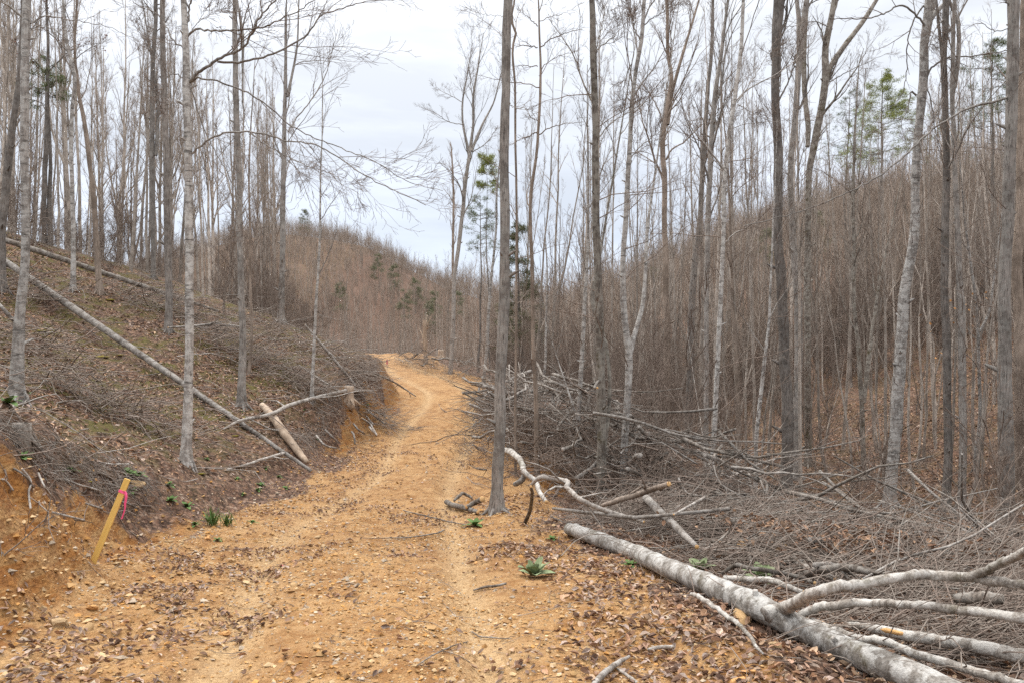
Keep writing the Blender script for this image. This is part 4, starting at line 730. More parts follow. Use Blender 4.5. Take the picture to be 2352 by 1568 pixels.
# left slope
timber('long bare silvery pole sloping down the left bank behind the pale spreading tree', [(-60, 552, 14), (0, 585, 15), (150, 685, 16), (300, 800, 16), (430, 886, 15), (580, 985, 12), (716, 1082, 8)], [.35, .12], 'weather', 'fallen_log', 'log', True, seed=90, sides=14)
timber('long dark fallen trunk high on the left slope', [(-60, 528, 13), (0, 548, 13), (170, 590, 12), (340, 640, 11), (430, 675, 9), (505, 716, 5)], [.8, .45], 'wdark', 'fallen_log', 'log', True, seed=91, sides=12, plan=[(3, .75, 1, .12, .9, .2, 6, .25), (5, .2, 1, .5, .7, 0, 4, .2)])
timber('pale bowed branch lying over the end of the long silvery pole', [(512, 986, 4), (540, 970, 7), (607, 955, 9), (675, 927, 10), (730, 912, 9), (785, 899, 9), (826, 897, 9)], [.12, .25, .25, .2], 'weather', seed=92, plan=[(3, .1, .6, .3, .6, .1, 4, .2)])
timber('short thick rotten log with orange broken wood beside the silvery pole', [(602, 930, 14), (625, 955, 19), (655, 997, 19), (688, 1040, 17), (706, 1060, 10)], [.12, .14, .12], 'rot', 'fallen_log', 'log', seed=93, cap='rot')
timber('stripped pale pole leaning down to the track edge beyond the sapling', [(700, 745, 3), (714, 768, 6), (740, 793, 7), (768, 824, 7), (794, 858, 7), (816, 884, 7)], [1.2, .35], 'weather', seed=94, straight=True, plan=[(3, .1, .5, .2, .8, .2, 4, .2)])
timber('forked pale stick lying in the leaves below the silvery pole', [(518, 1078, 4), (560, 1068, 6), (600, 1055, 7), (652, 1040, 7)], [.04, .1], 'weather', seed=95, plan=[(3, .3, 1, .3, .6, .1, 4, .2)])
timber('long thin dark twig hanging over the bank at the bend of the track', [(835, 857, 3), (862, 858, 4), (893, 871, 4), (929, 892, 4), (956, 910, 2)], [.3, .35, .3, .05], 'wdark', seed=96, plan=[(4, .3, 1, .2, .7, 0, 4, .2)])
timber('pale thin pole lying on the bank left of the stripped pole', [(686, 838, 3), (715, 857, 4), (750, 880, 4), (790, 905, 3)], [.2, .15], 'weather', seed=97)
timber('pale crooked branch on the brush pile at the foot of the slate grey tree', [(386, 752, 4), (440, 749, 6), (500, 745, 6), (560, 752, 6)], [.5, .5], 'weather', seed=98, plan=SP1)
timber('pale crooked limb curving up at the left edge of the view', [(-10, 690, 6), (12, 715, 9), (30, 735, 8), (46, 745, 6)], [.7, .6, .3], 'weather', seed=99, plan=SP1)
rt_ = [[(110, 700), (180, 740), (280, 860)], [(330, 710), (400, 735), (470, 750), (515, 810)], [(540, 790), (640, 830), (740, 860), (840, 890)], [(780, 720), (900, 770), (990, 850)], [(710, 990), (770, 1010), (850, 1040)], [(430, 1065), (530, 1090), (630, 1130)], [(0, 790), (60, 820), (110, 885)], [(180, 700), (250, 790), (240, 900), (255, 1040)], [(320, 740), (370, 850), (430, 930)], [(950, 960), (1050, 990), (1140, 1030)]]
for k, p in enumerate(rt_): timber('grey root poking out of the orange cut bank behind the stake', [(x * .275, 882 + y * .275, 5 if k != 3 else 6) for x, y in p], [.03, .09, .05], 'wdark' if k in (3,) else 'weather', 'exposed_root', 'root', group='roots in the near cut bank', seed=120 + k, plan=[(3, .2, 1, .4, .6, -.2, 4, .2)], sides=6)
rt2 = [[(640, 1040), (720, 1090), (760, 1150), (800, 1220)], [(560, 1100), (600, 1150), (670, 1200)], [(700, 960), (800, 1040), (890, 1110)], [(690, 1020), (770, 1120)], [(840, 990), (890, 1040)], [(180, 1220), (260, 1310), (380, 1350)], [(270, 1160), (340, 1230), (400, 1290)], [(720, 1130), (760, 1180), (795, 1225)], [(540, 1180), (570, 1250), (575, 1310)]]
for k, p in enumerate(rt2): timber('pale root or pole end sticking out of the bank where the track bends', [(686 + x * .225, 725 + y * .225, 4.5) for x, y in p], [.15, .25, .12], 'weather', 'exposed_root', 'root', group='roots in the bank at the bend', seed=140 + k, sides=6)

# stump, gnarled root stock
def stump(label, u, v, wpx, hgt, mat, seed):
    b = hit(u, v); r = wpx * b[1] / F / 2; rs = np.random.RandomState(seed); z = np.array([-.15, 0, .05, .12, .22, hgt * .8, hgt]); R = r * np.array([1.5, 1.35, 1.2, 1.08, 1.0, .97, .95]); tb = Tubes()
    P = np.stack([z * .06, z * 0, z], 1) + b; tb.add(P, R, 18, 0, 2)
    for q in range(6):
        a = q * 1.05 + rs.rand() * .5; d = np.array([math.cos(a), math.sin(a), 0]); tb.add([b + d * r * .8 + [0, 0, .12], b + d * r * 1.7 + [0, 0, .03], b + d * r * 2.6 - [0, 0, .06]], [r * .3, r * .22, r * .08], 7, 0)
    s = empty('tree_stump', b); tag(s, label, 'stump'); link('bole', tb.mesh('bole', b), [M[mat], M[mat], M['weather']], s); return s
stump('weathered grey stump on the leafy bank at the left edge', 47, 1030, 40, .20, 'wdark', 1)
stump('pale broken root stock under the end of the bowed branch at the bend', 800, 925, 22, .45, 'rot', 2)
stump('old brown stump in the brush behind the fallen birch-like trunk', 1690, 1262, 50, .34, 'wdark', 3)
stump('low pale stump beside the track beyond the slash heap', 1012, 822, 14, .5, 'rot', 4)

# ------------------------------------------------------------------ slash heaps
RIDGE = np.array([(-.2, 26.5), (.35, 21), (.95, 17), (2.1, 14), (3.3, 11.8), (4.6, 10.2), (5.9, 8.8), (7.2, 7.2)])
RIDGE_H = [.8, 1.3, 1.75, 1.8, 1.45, 1.1, .85, .7]; RIDGE_W = [.9, 1.2, 1.5, 1.7, 1.6, 1.6, 1.6, 1.6]
FARR = np.array([(-6.3, 46), (-4.4, 40), (-2.2, 34.5), (-1.0, 31.5), (-.3, 28.5)])
def heap_variant(seed, L, r, mw=1):
    rs = np.random.RandomState(seed); K = 8; t = np.linspace(-.5, .5, K); P = np.stack([t * L, np.cumsum(rs.randn(K)) * .085 * L / 3, np.cumsum(rs.randn(K)) * .05 * L / 3], 1); P[:, 1] += .18 * L * rs.randn() * (t * 2) ** 2
    R = r * (1 - .75 * np.linspace(0, 1, K)); tb = Tubes(); tb.add(P, R, 7, 0, 2)
    Q, S = spawn(rs, P[None], R[None], 5, .3, 1, .38, .55, .0, 6, .16, rf=.6); Q[:, :, 2] *= .6; tb.addn(Q, S, 5, 0); twigs(tb, rs, Q, S, [(4, .2, 1, .5, .6, 0, 4, .18), (3, .2, 1, .5, .6, 0, 3, .2)], 0, mw)
    return tb.mesh('fallen_branch')
HV = [heap_variant(400 + k, *a) for k, a in enumerate([(3.6, .042), (2.8, .036), (4.4, .055), (2.2, .026), (3.2, .032), (2.5, .05), (4.8, .06), (3.0, .025), (1.8, .022), (3.9, .036)])]
HM = []
for k, me in enumerate(HV):
    for mt in (('weather', 'twig_pale'), ('wdark', 'twig')):
        m2 = me.copy(); [m2.materials.append(M[x]) for x in (mt[0], mt[1], 'weather')]; HM.append(m2)
def heap(path, hts, wid, n, seed, label, group, sc_=(.7, 1.15), spread=.45):
    rs = np.random.RandomState(seed); d = np.concatenate([[0], np.cumsum(np.linalg.norm(np.diff(path, axis=0), axis=1))])
    for k in range(n):
        s = d[-1] * rs.rand(); x = np.interp(s, d, path[:, 0]); y = np.interp(s, d, path[:, 1]); i = min(np.searchsorted(d, s, side='right') - 1, len(path) - 2); i = max(i, 0); tg = path[i + 1] - path[i]
        w = np.interp(s, d, wid); o_ = rs.randn() * .45 * w; nrm_ = unit(np.array([-tg[1], tg[0]])); x += nrm_[0] * o_; y += nrm_[1] * o_
        h = np.interp(s, d, hts) * math.exp(-(o_ / w) ** 2) * (rs.rand() ** .5) * 1.15
        a = math.atan2(tg[1], tg[0]) + rs.randn() * spread + (pi if rs.rand() < .5 else 0)
        o = bpy.data.objects.new('fallen_branch', HM[rs.randint(len(HM) // 2) * 2 + (rs.rand() < .66)]); COL.objects.link(o); o.location = (x, y, float(Hgt(x, y)) + h)
        sl0 = math.atan2(float(Hgt(x + math.cos(a), y + math.sin(a)) - Hgt(x - math.cos(a), y - math.sin(a))), 2.0)
        o.rotation_euler = (rs.rand() * .8, -sl0 + rs.randn() * .12, a); s_ = sc_[0] + (sc_[1] - sc_[0]) * rs.rand(); o.scale = (s_,) * 3; tag(o, label, 'branch', group)
heap(RIDGE, RIDGE_H, RIDGE_W, 232, 61, 'one of the grey cut branches in the slash heap along the track edge', 'cut branches in the slash heap', (.5, .95))
heap(np.array([(2.6, 9.4), (3.4, 8.4), (4.2, 7.4), (4.9, 6.3), (5.2, 5.3)]), [.35, .45, .5, .45, .4], [1.2, 1.3, 1.3, 1.2, 1.0], 24, 63, 'one of the grey limbs lying in the brush beyond the fallen birch-like tree', 'limbs in the brush beyond the fallen tree', (.35, .62), .7)
heap(FARR, [.9, .9, .7, .6, .5], [1, 1, .9, .8, .8], 30, 62, 'one of the grey branches in the small heap at the bend of the track', 'branches in the heap at the bend', (.5, .8))
def tangle(name, label, cen, n, seed, L=(.3, 1.2), r=(.003, .008), flat=.5, mat='twig_pale', up=.25):
    """cen: function(rs, n) -> start points; thin bowed twigs as one mass"""
    rs = np.random.RandomState(seed); p, hd = cen(rs, n); n = len(p); d = np.stack([np.cos(hd), np.sin(hd), rs.randn(n) * flat * .5 + up * rs.rand(n)], 1); d = unit(d); ln = L[0] + (L[1] - L[0]) * rs.rand(n) ** 1.6; K = 5; Q = np.empty((n, K, 3)); Q[:, 0] = p
    for k in range(1, K): Q[:, k] = Q[:, k - 1] + d * (ln / (K - 1))[:, None]; d = unit(d + rs.randn(n, 3) * .22 - np.array([0, 0, .06]))
    g = Hgt(Q[:, :, 0], Q[:, :, 1]) + .008; Q[:, :, 2] = np.maximum(Q[:, :, 2], g)
    R = (r[0] + (r[1] - r[0]) * rs.rand(n) ** 2)[:, None] * np.linspace(1, .35, K); tb = Tubes(); m = rs.rand(n) < .5
    tb.addn(Q[m], R[m], 3, 0); tb.addn(Q[~m], R[~m], 3, 1)
    return tag(link(name, tb.mesh(name), [M[mat], M['twig']]), label, None, kind='stuff')
def along(path, hts, wid, spread=.6):
    def f(rs, n):
        d = np.concatenate([[0], np.cumsum(np.linalg.norm(np.diff(path, axis=0), axis=1))]); s = d[-1] * rs.rand(n); x = np.interp(s, d, path[:, 0]); y = np.interp(s, d, path[:, 1]); tx = np.gradient(np.interp(np.linspace(0, d[-1], 200), d, path[:, 0])); ty = np.gradient(np.interp(np.linspace(0, d[-1], 200), d, path[:, 1])); i = (s / d[-1] * 199).astype(int)
        tg = unit(np.stack([tx[i], ty[i]], 1)); w = np.interp(s, d, wid); o = rs.randn(n) * .55 * w; x = x - tg[:, 1] * o; y = y + tg[:, 0] * o
        h = np.interp(s, d, hts) * np.exp(-(o / w) ** 2) * rs.rand(n) ** .8; hd = np.arctan2(tg[:, 1], tg[:, 0]) + rs.randn(n) * spread + pi * (rs.rand(n) < .5)
        return np.stack([x, y, Hgt(x, y) + h], 1), hd
    return f
def spots(lst, spread=.7):
    def f(rs, n):
        c = np.array(lst); i = rs.randint(0, len(c), n); b = c[i]; x = b[:, 0] + rs.randn(n) * b[:, 2] * .5; y = b[:, 1] + rs.randn(n) * b[:, 3] * .5
        h = b[:, 4] * rs.rand(n) * np.exp(-((x - b[:, 0]) / b[:, 2]) ** 2); return np.stack([x, y, Hgt(x, y) + h], 1), b[:, 5] + rs.randn(n) * spread
    return f
tangle('brush', 'dense tangle of fine grey twigs in the slash heap', along(RIDGE, [h * .72 for h in RIDGE_H], RIDGE_W), 9500, 71, (.3, 1.5), (.003, .011), .5, 'twig')
tangle('brush', 'fine twigs in the far heap at the bend', along(FARR, [.7, .7, .6, .5, .4], [1, 1, .9, .8, .8]), 1500, 72, (.3, 1.1), (.004, .009))
tangle('brush', 'tangled thin branches between the limbs of the fallen birch-like tree', spots([(2.9, 5.6, 1.3, .9, .16, .3), (3.9, 7.0, 1.8, 1.0, .4, .2), (4.8, 7.6, 2, 1.1, .5, .1), (3.0, 4.6, 1.2, .6, .12, -.2), (2.5, 7.6, 1.2, .7, .25, -.4), (4.4, 6.0, 1.3, .8, .28, 0), (1.55, 10.4, .9, .9, .42, -.4), (2.3, 9.1, 1.1, .8, .4, -.3)], .9), 6500, 73, (.25, 1.3), (.0025, .0075), .6)
def pile_at(u, v, wx, wy, h, a): b = hit(u, v); return (b[0], b[1], wx, wy, h, a)
tangle('brush', 'brush piles of thin dead branches on the left slope', spots([pile_at(30, 800, 1.2, .8, .6, -.5), pile_at(60, 690, 1, .8, .5, -.4), pile_at(150, 900, 1.5, .6, .4, -.4), pile_at(260, 950, 1.6, .5, .3, -.5), pile_at(420, 740, 1.4, .8, .6, 0), pile_at(500, 800, 1.1, .7, .5, .2), pile_at(620, 850, 1.2, .7, .5, .2), pile_at(600, 770, 1.8, .8, .5, .1), pile_at(780, 830, 1.6, 1, .4, -.3), pile_at(820, 900, 1.2, 1, .35, -.5), pile_at(330, 700, 1.4, 1, .5, 0), pile_at(60, 560, 2.2, 1.6, 1.0, 0), pile_at(700, 900, 1.4, .6, .3, -.4), pile_at(850, 950, .9, .9, .25, -.7)], .6), 3000, 74, (.3, 1.6), (.003, .014))
tangle('twig_litter', 'small sticks strewn over the leafy left slope', lambda rs, n: (lambda x, y: (np.stack([x, y, Hgt(x, y) + .02], 1)[side_s(x, y)[0] > .5], rs.rand(int((side_s(x, y)[0] > .5).sum())) * 6.28))(-rs.rand(n) * 18 - 2.5, 6 + rs.rand(n) * 24), 4500, 75, (.12, .9), (.002, .009), .3)
tangle('twig_litter', 'small sticks strewn over the dirt track and its edges', lambda rs, n: (lambda x, y: (np.stack([x, y, Hgt(x, y) + .006], 1), rs.rand(n) * 6.28))(-3.6 + 6.4 * rs.rand(n), 3.6 + 14 * rs.rand(n) ** 1.4), 1500, 76, (.06, .35), (.0015, .0035), .1, 'twig_pale', 0)
LIP = np.array([(side_x, yy) for yy in np.arange(4.6, 10.2, .3) for side_x in [float(C_(yy) - W_(yy) - .95)]]); LIP2 = np.array([(float(C_(yy) - W_(yy) - .75), yy) for yy in np.arange(16, 31, .5)])
tangle('hanging_roots', 'fine dark rootlets and leaf mat hanging over the lip of the near cut bank', along(LIP, [.06] * len(LIP), [.16] * len(LIP), 1.2), 1500, 77, (.08, .5), (.002, .006), .7, 'wdark', -.8)
tangle('hanging_roots', 'rootlets hanging from the lip of the bank at the bend', along(LIP2, [.06] * len(LIP2), [.18] * len(LIP2), 1.2), 1500, 78, (.12, .7), (.003, .008), .7, 'twig_pale', -.8)
tangle('brush', 'broken sticks of middling thickness bedded in the slash heap', along(RIDGE, [h * .85 for h in RIDGE_H], RIDGE_W, .8), 900, 79, (.6, 2.2), (.007, .020), .5, 'weather', .1)
tangle('brush', 'broken sticks bedded in the brush beyond the fallen tree', spots([(3.2, 6.4, 1.4, 1.0, .25, .2), (4.3, 7.4, 1.8, 1.1, .45, .1), (4.6, 6.0, 1.2, .9, .3, 0), (2.6, 7.8, 1.2, .7, .3, -.4), (5.4, 8.4, 1.6, 1.0, .6, .3), (1.6, 10.3, .9, .8, .45, -.4), (2.3, 9.2, 1.1, .8, .4, -.3), (3.2, 8.6, 1.2, .9, .5, 0)], .9), 850, 80, (.5, 1.8), (.006, .016), .4, 'wdark', .1)
tangle('brush', 'broken limbs and sticks lying over the left slope', lambda rs, n: (lambda x, y: (np.stack([x, y, Hgt(x, y) + .04 + .25 * rs.rand(n) ** 3], 1)[side_s(x, y)[0] > .9], (-.5 + rs.randn(n) * .8)[side_s(x, y)[0] > .9]))(-rs.rand(n) * 14 - 3.5, 8 + rs.rand(n) * 20), 420, 81, (.6, 2.6), (.006, .018), .25, 'weather', .05)
# ------------------------------------------------------------------ leaves, stones, plants, stake
PAL = np.array([(.19, .115, .078), (.26, .17, .122), (.33, .255, .205), (.30, .195, .125), (.13, .085, .065), (.30, .235, .20), (.22, .135, .088), (.38, .27, .18), (.28, .165, .10)])
def leaves(name, label, xy, seed, size=(.036, .070), pal=PAL, w=None, lift=.012):
    rs = np.random.RandomState(seed); x, y = xy; n = len(x); z = Hgt(x, y); e = .05
    nx_ = -(Hgt(x + e, y) - z) / e; ny_ = -(Hgt(x, y + e) - z) / e; N = unit(np.stack([nx_, ny_, np.ones(n)], 1) + rs.randn(n, 3) * .28)
    a = unit(np.cross(N, rs.randn(n, 3))); b = np.cross(N, a); L = (size[0] + (size[1] - size[0]) * rs.rand(n))[:, None]; W = L * (.30 + .28 * rs.rand(n))[:, None]
    c = np.stack([x, y, z + lift * (.4 + 1.2 * rs.rand(n))], 1); cu = L * (.05 + .30 * rs.rand(n))[:, None]; ct = L * (rs.rand(n) * .5 - .08)[:, None]
    V = np.stack([c - a * L * .5, c - a * L * .12 + b * W * .55 + N * cu, c - a * L * .02, c - a * L * .1 - b * W * .55 + N * cu * .8, c + a * L * .22 + b * W * .42 + N * (cu + ct * .5), c + a * L * .22 + N * ct * .3, c + a * L * .24 - b * W * .4 + N * (cu * .8 + ct * .5), c + a * L * .55 + N * ct], 1).reshape(-1, 3)
    f = np.array([(0, 2, 1, 1), (0, 3, 2, 2)])[:, :3]; q = np.array([(1, 2, 5, 4), (2, 3, 6, 5)]); f2 = np.array([(4, 5, 7), (5, 6, 7)])
    o8 = np.arange(n)[:, None, None] * 8; me = mesh_from(name, V, (q[None] + o8).reshape(-1, 4), (np.concatenate([f, f2])[None] + o8).reshape(-1, 3), smooth=False)
    col = 1.12 * pal[rs.choice(len(pal), n, p=w)] * (.7 + .6 * rs.rand(n, 1)); at_ = me.color_attributes.new('Col', 'FLOAT_COLOR', 'POINT'); at_.data.foreach_set('color', np.concatenate([np.repeat(col, 8, 0), np.ones((n * 8, 1))], 1).astype(np.float32).ravel())
    return tag(link(name, me, [M['leaf']]), label, None, kind='stuff')
M['leaf'] = simple('dead_leaf', (.8, .8, .8), (1.15, 1.1, 1.05), 40, .8, .25, 'Col')
def field(n, seed, xr, yr, dens, ypow=1.0):
    rs = np.random.RandomState(seed); x = xr[0] + (xr[1] - xr[0]) * rs.rand(n); y = yr[0] + (yr[1] - yr[0]) * rs.rand(n) ** ypow; k = rs.rand(n) < dens(x, y); return x[k], y[k]
patch = lambda x, y, s, sc_, lo, hi: sstep(lo, hi, fbm(x, y, sc_, 3, s))
leaves('leaf_litter', 'brown dead leaves heaped beside the fallen birch-like trunk', field(30000, 81, (-1.0, 5.2), (3.4, 13), lambda x, y: sstep(-.75, .35, side_s(x, y)[1] + (fbm(x, y, .9, 3, 8) - .5) * 1.6) * (.35 + .65 * patch(x, y, 4, 1.6, .3, .5)) * (1 - .6 * sstep(8, 10, y + .5 * np.maximum(x - 1, 0))), 1.25), 1)
leaves('leaf_litter', 'drifts of dead leaves scattered over the track', field(60000, 82, (-4.6, 1.4), (3.4, 22), lambda x, y: (.02 + .7 * patch(x, y, 91, .75, .56, .70) * patch(x, y, 33, 3.2, .40, .6)) * sstep(-1.4, -.2, -np.abs(x - C_(y)) + W_(y)) + .6 * patch(x, y, 17, .8, .50, .64) * np.exp(-((side_s(x, y)[0] + .35) / .5) ** 2), 1.5), 2, (.03, .06))
leaves('leaf_litter', 'dead leaves covering the left slope', field(60000, 83, (-17, -2.4), (5.5, 26), lambda x, y: sstep(.5, 1.2, side_s(x, y)[0] - B_(y) * .5) * (.35 + .65 * patch(x, y, 7, .8, .35, .6)), 1.2), 3, (.045, .095))
leaves('leaf_litter', 'dead leaves covering the far side of the ravine', field(26000, 84, (1.5, 22), (9, 30), lambda x, y: sstep(1.5, 3, side_s(x, y)[1])), 4, (.06, .12))
leaves('dead_leaf_clumps', 'withered brown leaves still hanging on the brush at the right', (lambda rs: (lambda i: (np.array([3.4, 4.2, 5.0, 5.4, 3.0, 4.6])[i] + rs.randn(5200) * .5, np.array([7.4, 7.8, 8.0, 7.2, 8.0, 6.6])[i] + rs.randn(5200) * .4))(rs.randint(0, 6, 5200)))(np.random.RandomState(5)), 5, (.04, .08), PAL[[0, 1, 3, 6, 6]] * .9, None, .28)

def ico():
    import bmesh
    b = bmesh.new(); bmesh.ops.create_icosphere(b, subdivisions=2, radius=1); v = np.array([x.co[:] for x in b.verts]); f = np.array([[q.index for q in t.verts] for t in b.faces]); b.free(); return v, f
IV, IF = ico()
PEB = np.array([(1, 0, 0), (-1, 0, 0), (0, 1, 0), (0, -1, 0), (0, 0, 1), (0, 0, -1)], float); PF_ = np.array([(0, 2, 4), (2, 1, 4), (1, 3, 4), (3, 0, 4), (2, 0, 5), (1, 2, 5), (3, 1, 5), (0, 3, 5)])
M['stone'] = simple('ochre_sandstone', (.30, .17, .07), (.52, .36, .19), 14, .85, .2, 'Col'); M['pebble'] = simple('gravel', (.85, .85, .85), (1.1, 1.08, 1.05), 30, .9, .2, 'Col')
def gravel(name, label, xy, seed, size):
    rs = np.random.RandomState(seed); x, y = xy; n = len(x); s = (size[0] + (size[1] - size[0]) * rs.rand(n) ** 3)[:, None, None]; a = rs.rand(n) * 6.28
    V = PEB[None] * (.6 + .7 * rs.rand(n, 6, 1)) * np.array([1, .75, .5]) + rs.randn(n, 6, 3) * .14; ca, sa = np.cos(a)[:, None], np.sin(a)[:, None]; V = np.stack([V[:, :, 0] * ca - V[:, :, 1] * sa, V[:, :, 0] * sa + V[:, :, 1] * ca, V[:, :, 2]], -1) * s
    V = V + np.stack([x, y, Hgt(x, y)], 1)[:, None] + np.array([0, 0, .25]) * s; me = mesh_from(name, V.reshape(-1, 3), None, (PF_[None] + np.arange(n)[:, None, None] * 6).reshape(-1, 3), smooth=False)
    pal = np.array([(.33, .185, .072), (.41, .255, .115), (.48, .34, .19), (.28, .16, .07), (.38, .31, .235), (.42, .22, .072)]); col = pal[rs.randint(0, 6, n)] * (.75 + .45 * rs.rand(n, 1)); at_ = me.color_attributes.new('Col', 'FLOAT_COLOR', 'POINT'); at_.data.foreach_set('color', np.concatenate([np.repeat(col, 6, 0), np.ones((n * 6, 1))], 1).astype(np.float32).ravel())
    return tag(link(name, me, [M['pebble']]), label, None, kind='stuff')
rdm = lambda x, y: roadmask(x, y) * (.25 + .75 * patch(x, y, 55, 1.1, .35, .6))
gravel('gravel', 'loose ochre grit and chips on the near track', field(60000, 91, (-4.2, 2.2), (3.3, 12), rdm, 1.6), 1, (.004, .020))
gravel('gravel', 'larger loose rock chips on the track and bank foot', field(15000, 92, (-4.8, 2.0), (3.3, 22), lambda x, y: rdm(x, y) * .35 + .9 * np.exp(-((side_s(x, y)[0] + .1) / .45) ** 2), 1.5), 2, (.012, .042))
gravel('gravel', 'crumbled clods on the orange cut bank', field(9000, 93, (-7, -2.4), (3.5, 24), lambda x, y: sstep(-.1, .2, side_s(x, y)[0]) * (1 - sstep(.8, 1.3, side_s(x, y)[0]))), 3, (.008, .035))
def rock(seed):
    rs = np.random.RandomState(seed); v = IV.copy()
    for _ in range(7):
        d = unit(rs.randn(3)); k = v @ d; m = k > .55 + .25 * rs.rand(); v[m] -= np.outer((k[m] - (.55 + .1 * rs.rand())) * .9, d)
    v *= np.array([1.1, .8, .55]) * (.85 + .3 * rs.rand(3)); v += rs.randn(*v.shape) * .03; me = mesh_from('stone', v, None, IF, smooth=False)
    at_ = me.color_attributes.new('Col', 'FLOAT_COLOR', 'POINT'); c = np.array([(1, 1, 1), (1.15, .95, .75), (.85, .9, 1)][seed % 3]); at_.data.foreach_set('color', np.tile(np.append(c, 1), len(v)).astype(np.float32)); me.materials.append(M['stone']); return me
RK = [rock(500 + k) for k in range(8)]
def stone(u, v, wpx, k, label, group=None, rz=0):
    b = hit(u, v); s = wpx * b[1] / F / 2; o = bpy.data.objects.new('stone', RK[k % 8]); COL.objects.link(o); o.location = b + np.array([0, 0, s * .18]); o.rotation_euler = (.2 * math.sin(k), .2 * math.cos(k * 3), rz or k * 1.3); o.scale = (s, s, s); tag(o, label, 'stone', group)
stone(136, 1437, 56, 0, 'largest angular ochre stone at the lower left of the track'); stone(198, 1448, 34, 1, 'pale block of stone just right of the largest angular stone'); stone(212, 1398, 34, 2, 'flat topped ochre stone behind the largest angular stone')
stone(312, 1117, 40, 3, 'brown ochre boulder on the bank behind the top of the stake'); stone(126, 1512, 30, 4, 'rounded ochre stone near the lower left corner'); stone(515, 1458, 28, 5, 'smooth yellow stone in the wheel track'); stone(345, 1431, 15, 6, 'small whitish stone on the left of the track')
stone(727, 1492, 36, 7, 'flat pale slab sunk in the middle of the near track'); stone(1705, 1418, 66, 1, 'tan rock wedged under the fork of the fallen birch-like tree'); stone(1779, 1485, 40, 3, 'ochre rock in the leaves under the fallen birch-like trunk'); stone(1720, 1548, 36, 2, 'bright yellow ochre rock among leaves near the bottom edge')
stone(1695, 1568, 46, 5, 'pale tan rock left of the bright yellow rock'); stone(28, 668, 26, 6, 'pale rock on the leafy slope at the left edge'); stone(270, 1280, 20, 4, 'stone beside the foot of the stake')
rs = np.random.RandomState(77); c = 0
while c < 75:
    u = rs.rand() * 1750; v = 1180 + 388 * rs.rand()
    b = hit(u, v)
    if roadmask(b[0], b[1]) < .5 and side_s(b[0], b[1])[0] < -.4: continue
    if u > 700 and rs.rand() < .45: continue
    stone(u, v, 7 + 17 * rs.rand() ** 2 * (v - 900) / 500, rs.randint(8), 'one of the small ochre stones scattered over the near track', 'small stones on the track', rs.rand() * 6); c += 1

# ---- plants
def leaf_blade(L, W, bend, rise, n=6, fold=.25):
    t = np.linspace(0, 1, n); w = W * np.sin(np.pi * np.clip(t * .9 + .08, 0, 1)) ** .75; x = L * t * math.cos(rise); z = L * (t * math.sin(rise) - bend * t ** 2)
    V = np.stack([np.stack([x, -w / 2, z + fold * w / 2], 1), np.stack([x, 0 * x, z], 1), np.stack([x, w / 2, z + fold * w / 2], 1)], 1).reshape(-1, 3); q = []
    for i in range(n - 1):
        for j in range(2): q.append((i * 3 + j, i * 3 + j + 1, i * 3 + j + 4, i * 3 + j + 3))
    return V, np.array(q)
M['mullein'] = simple('woolly_green_leaf', (.15, .185, .095), (.25, .29, .165), 22, .95, .1); M['weed'] = simple('green_weed_leaf', (.06, .11, .03), (.12, .19, .06), 20); M['mossc'] = simple('yellow_moss', (.10, .085, .008), (.21, .16, .02), 30)
def rosette(name, nl, L, W, seed, mat, rise=(.15, 1.1), bend=.35):
    rs = np.random.RandomState(seed); VV = []; QQ = []; n = 0
    for k in range(nl):
        f = k / max(1, nl - 1.0); v, q = leaf_blade(L * (.75 + .4 * rs.rand()) * (1 - .25 * f), W * (.8 + .4 * rs.rand()), bend * (1 - f * .7) * (.6 + .8 * rs.rand()), rise[0] + (rise[1] - rise[0]) * f, 6, .25 + .2 * rs.rand()); a = k * 2.4 + rs.rand() * .4
        VV.append(np.stack([v[:, 0] * math.cos(a) - v[:, 1] * math.sin(a), v[:, 0] * math.sin(a) + v[:, 1] * math.cos(a), v[:, 2]], 1)); QQ.append(q + n); n += len(v)
    me = mesh_from(name, np.concatenate(VV), np.concatenate(QQ)); me.materials.append(M[mat]); return me
def plant(label, name, u, v, me, s, group=None, cat='plant', rz=0.0, h=.01):
    b = on(u, v, h); o = bpy.data.objects.new(name, me); COL.objects.link(o); o.location = b; o.scale = (s,) * 3; o.rotation_euler = (0, 0, rz); return tag(o, label, cat, group)
MU = [rosette('mullein_plant', 11, .23, .115, 1, 'mullein', (.3, 1.35), .3), rosette('mullein_plant', 8, .22, .10, 2, 'mullein', (.4, 1.2)), rosette('mullein_plant', 9, .20, .085, 3, 'weed', (.1, .9))]
plant('woolly green mullein rosette growing on the track', 'mullein_plant', 1226, 1322, MU[0], .95); plant('green mullein growing behind the middle of the fallen trunk', 'mullein_plant', 1606, 1312, MU[1], .9, rz=1); plant('larger green mullein beside the short pale broken limb', 'mullein_plant', 1752, 1335, MU[1], 1.1, rz=2.2)
plant('flat dark green leaves against the fallen trunk', 'mullein_plant', 1447, 1298, MU[2], .5); plant('small green rosette at the leaf edge by the big ridged tree', 'mullein_plant', 1090, 1206, MU[2], .9, rz=.6); plant('small green plant in the leaves left of the fallen trunk end', 'mullein_plant', 1268, 1238, MU[2], .45)
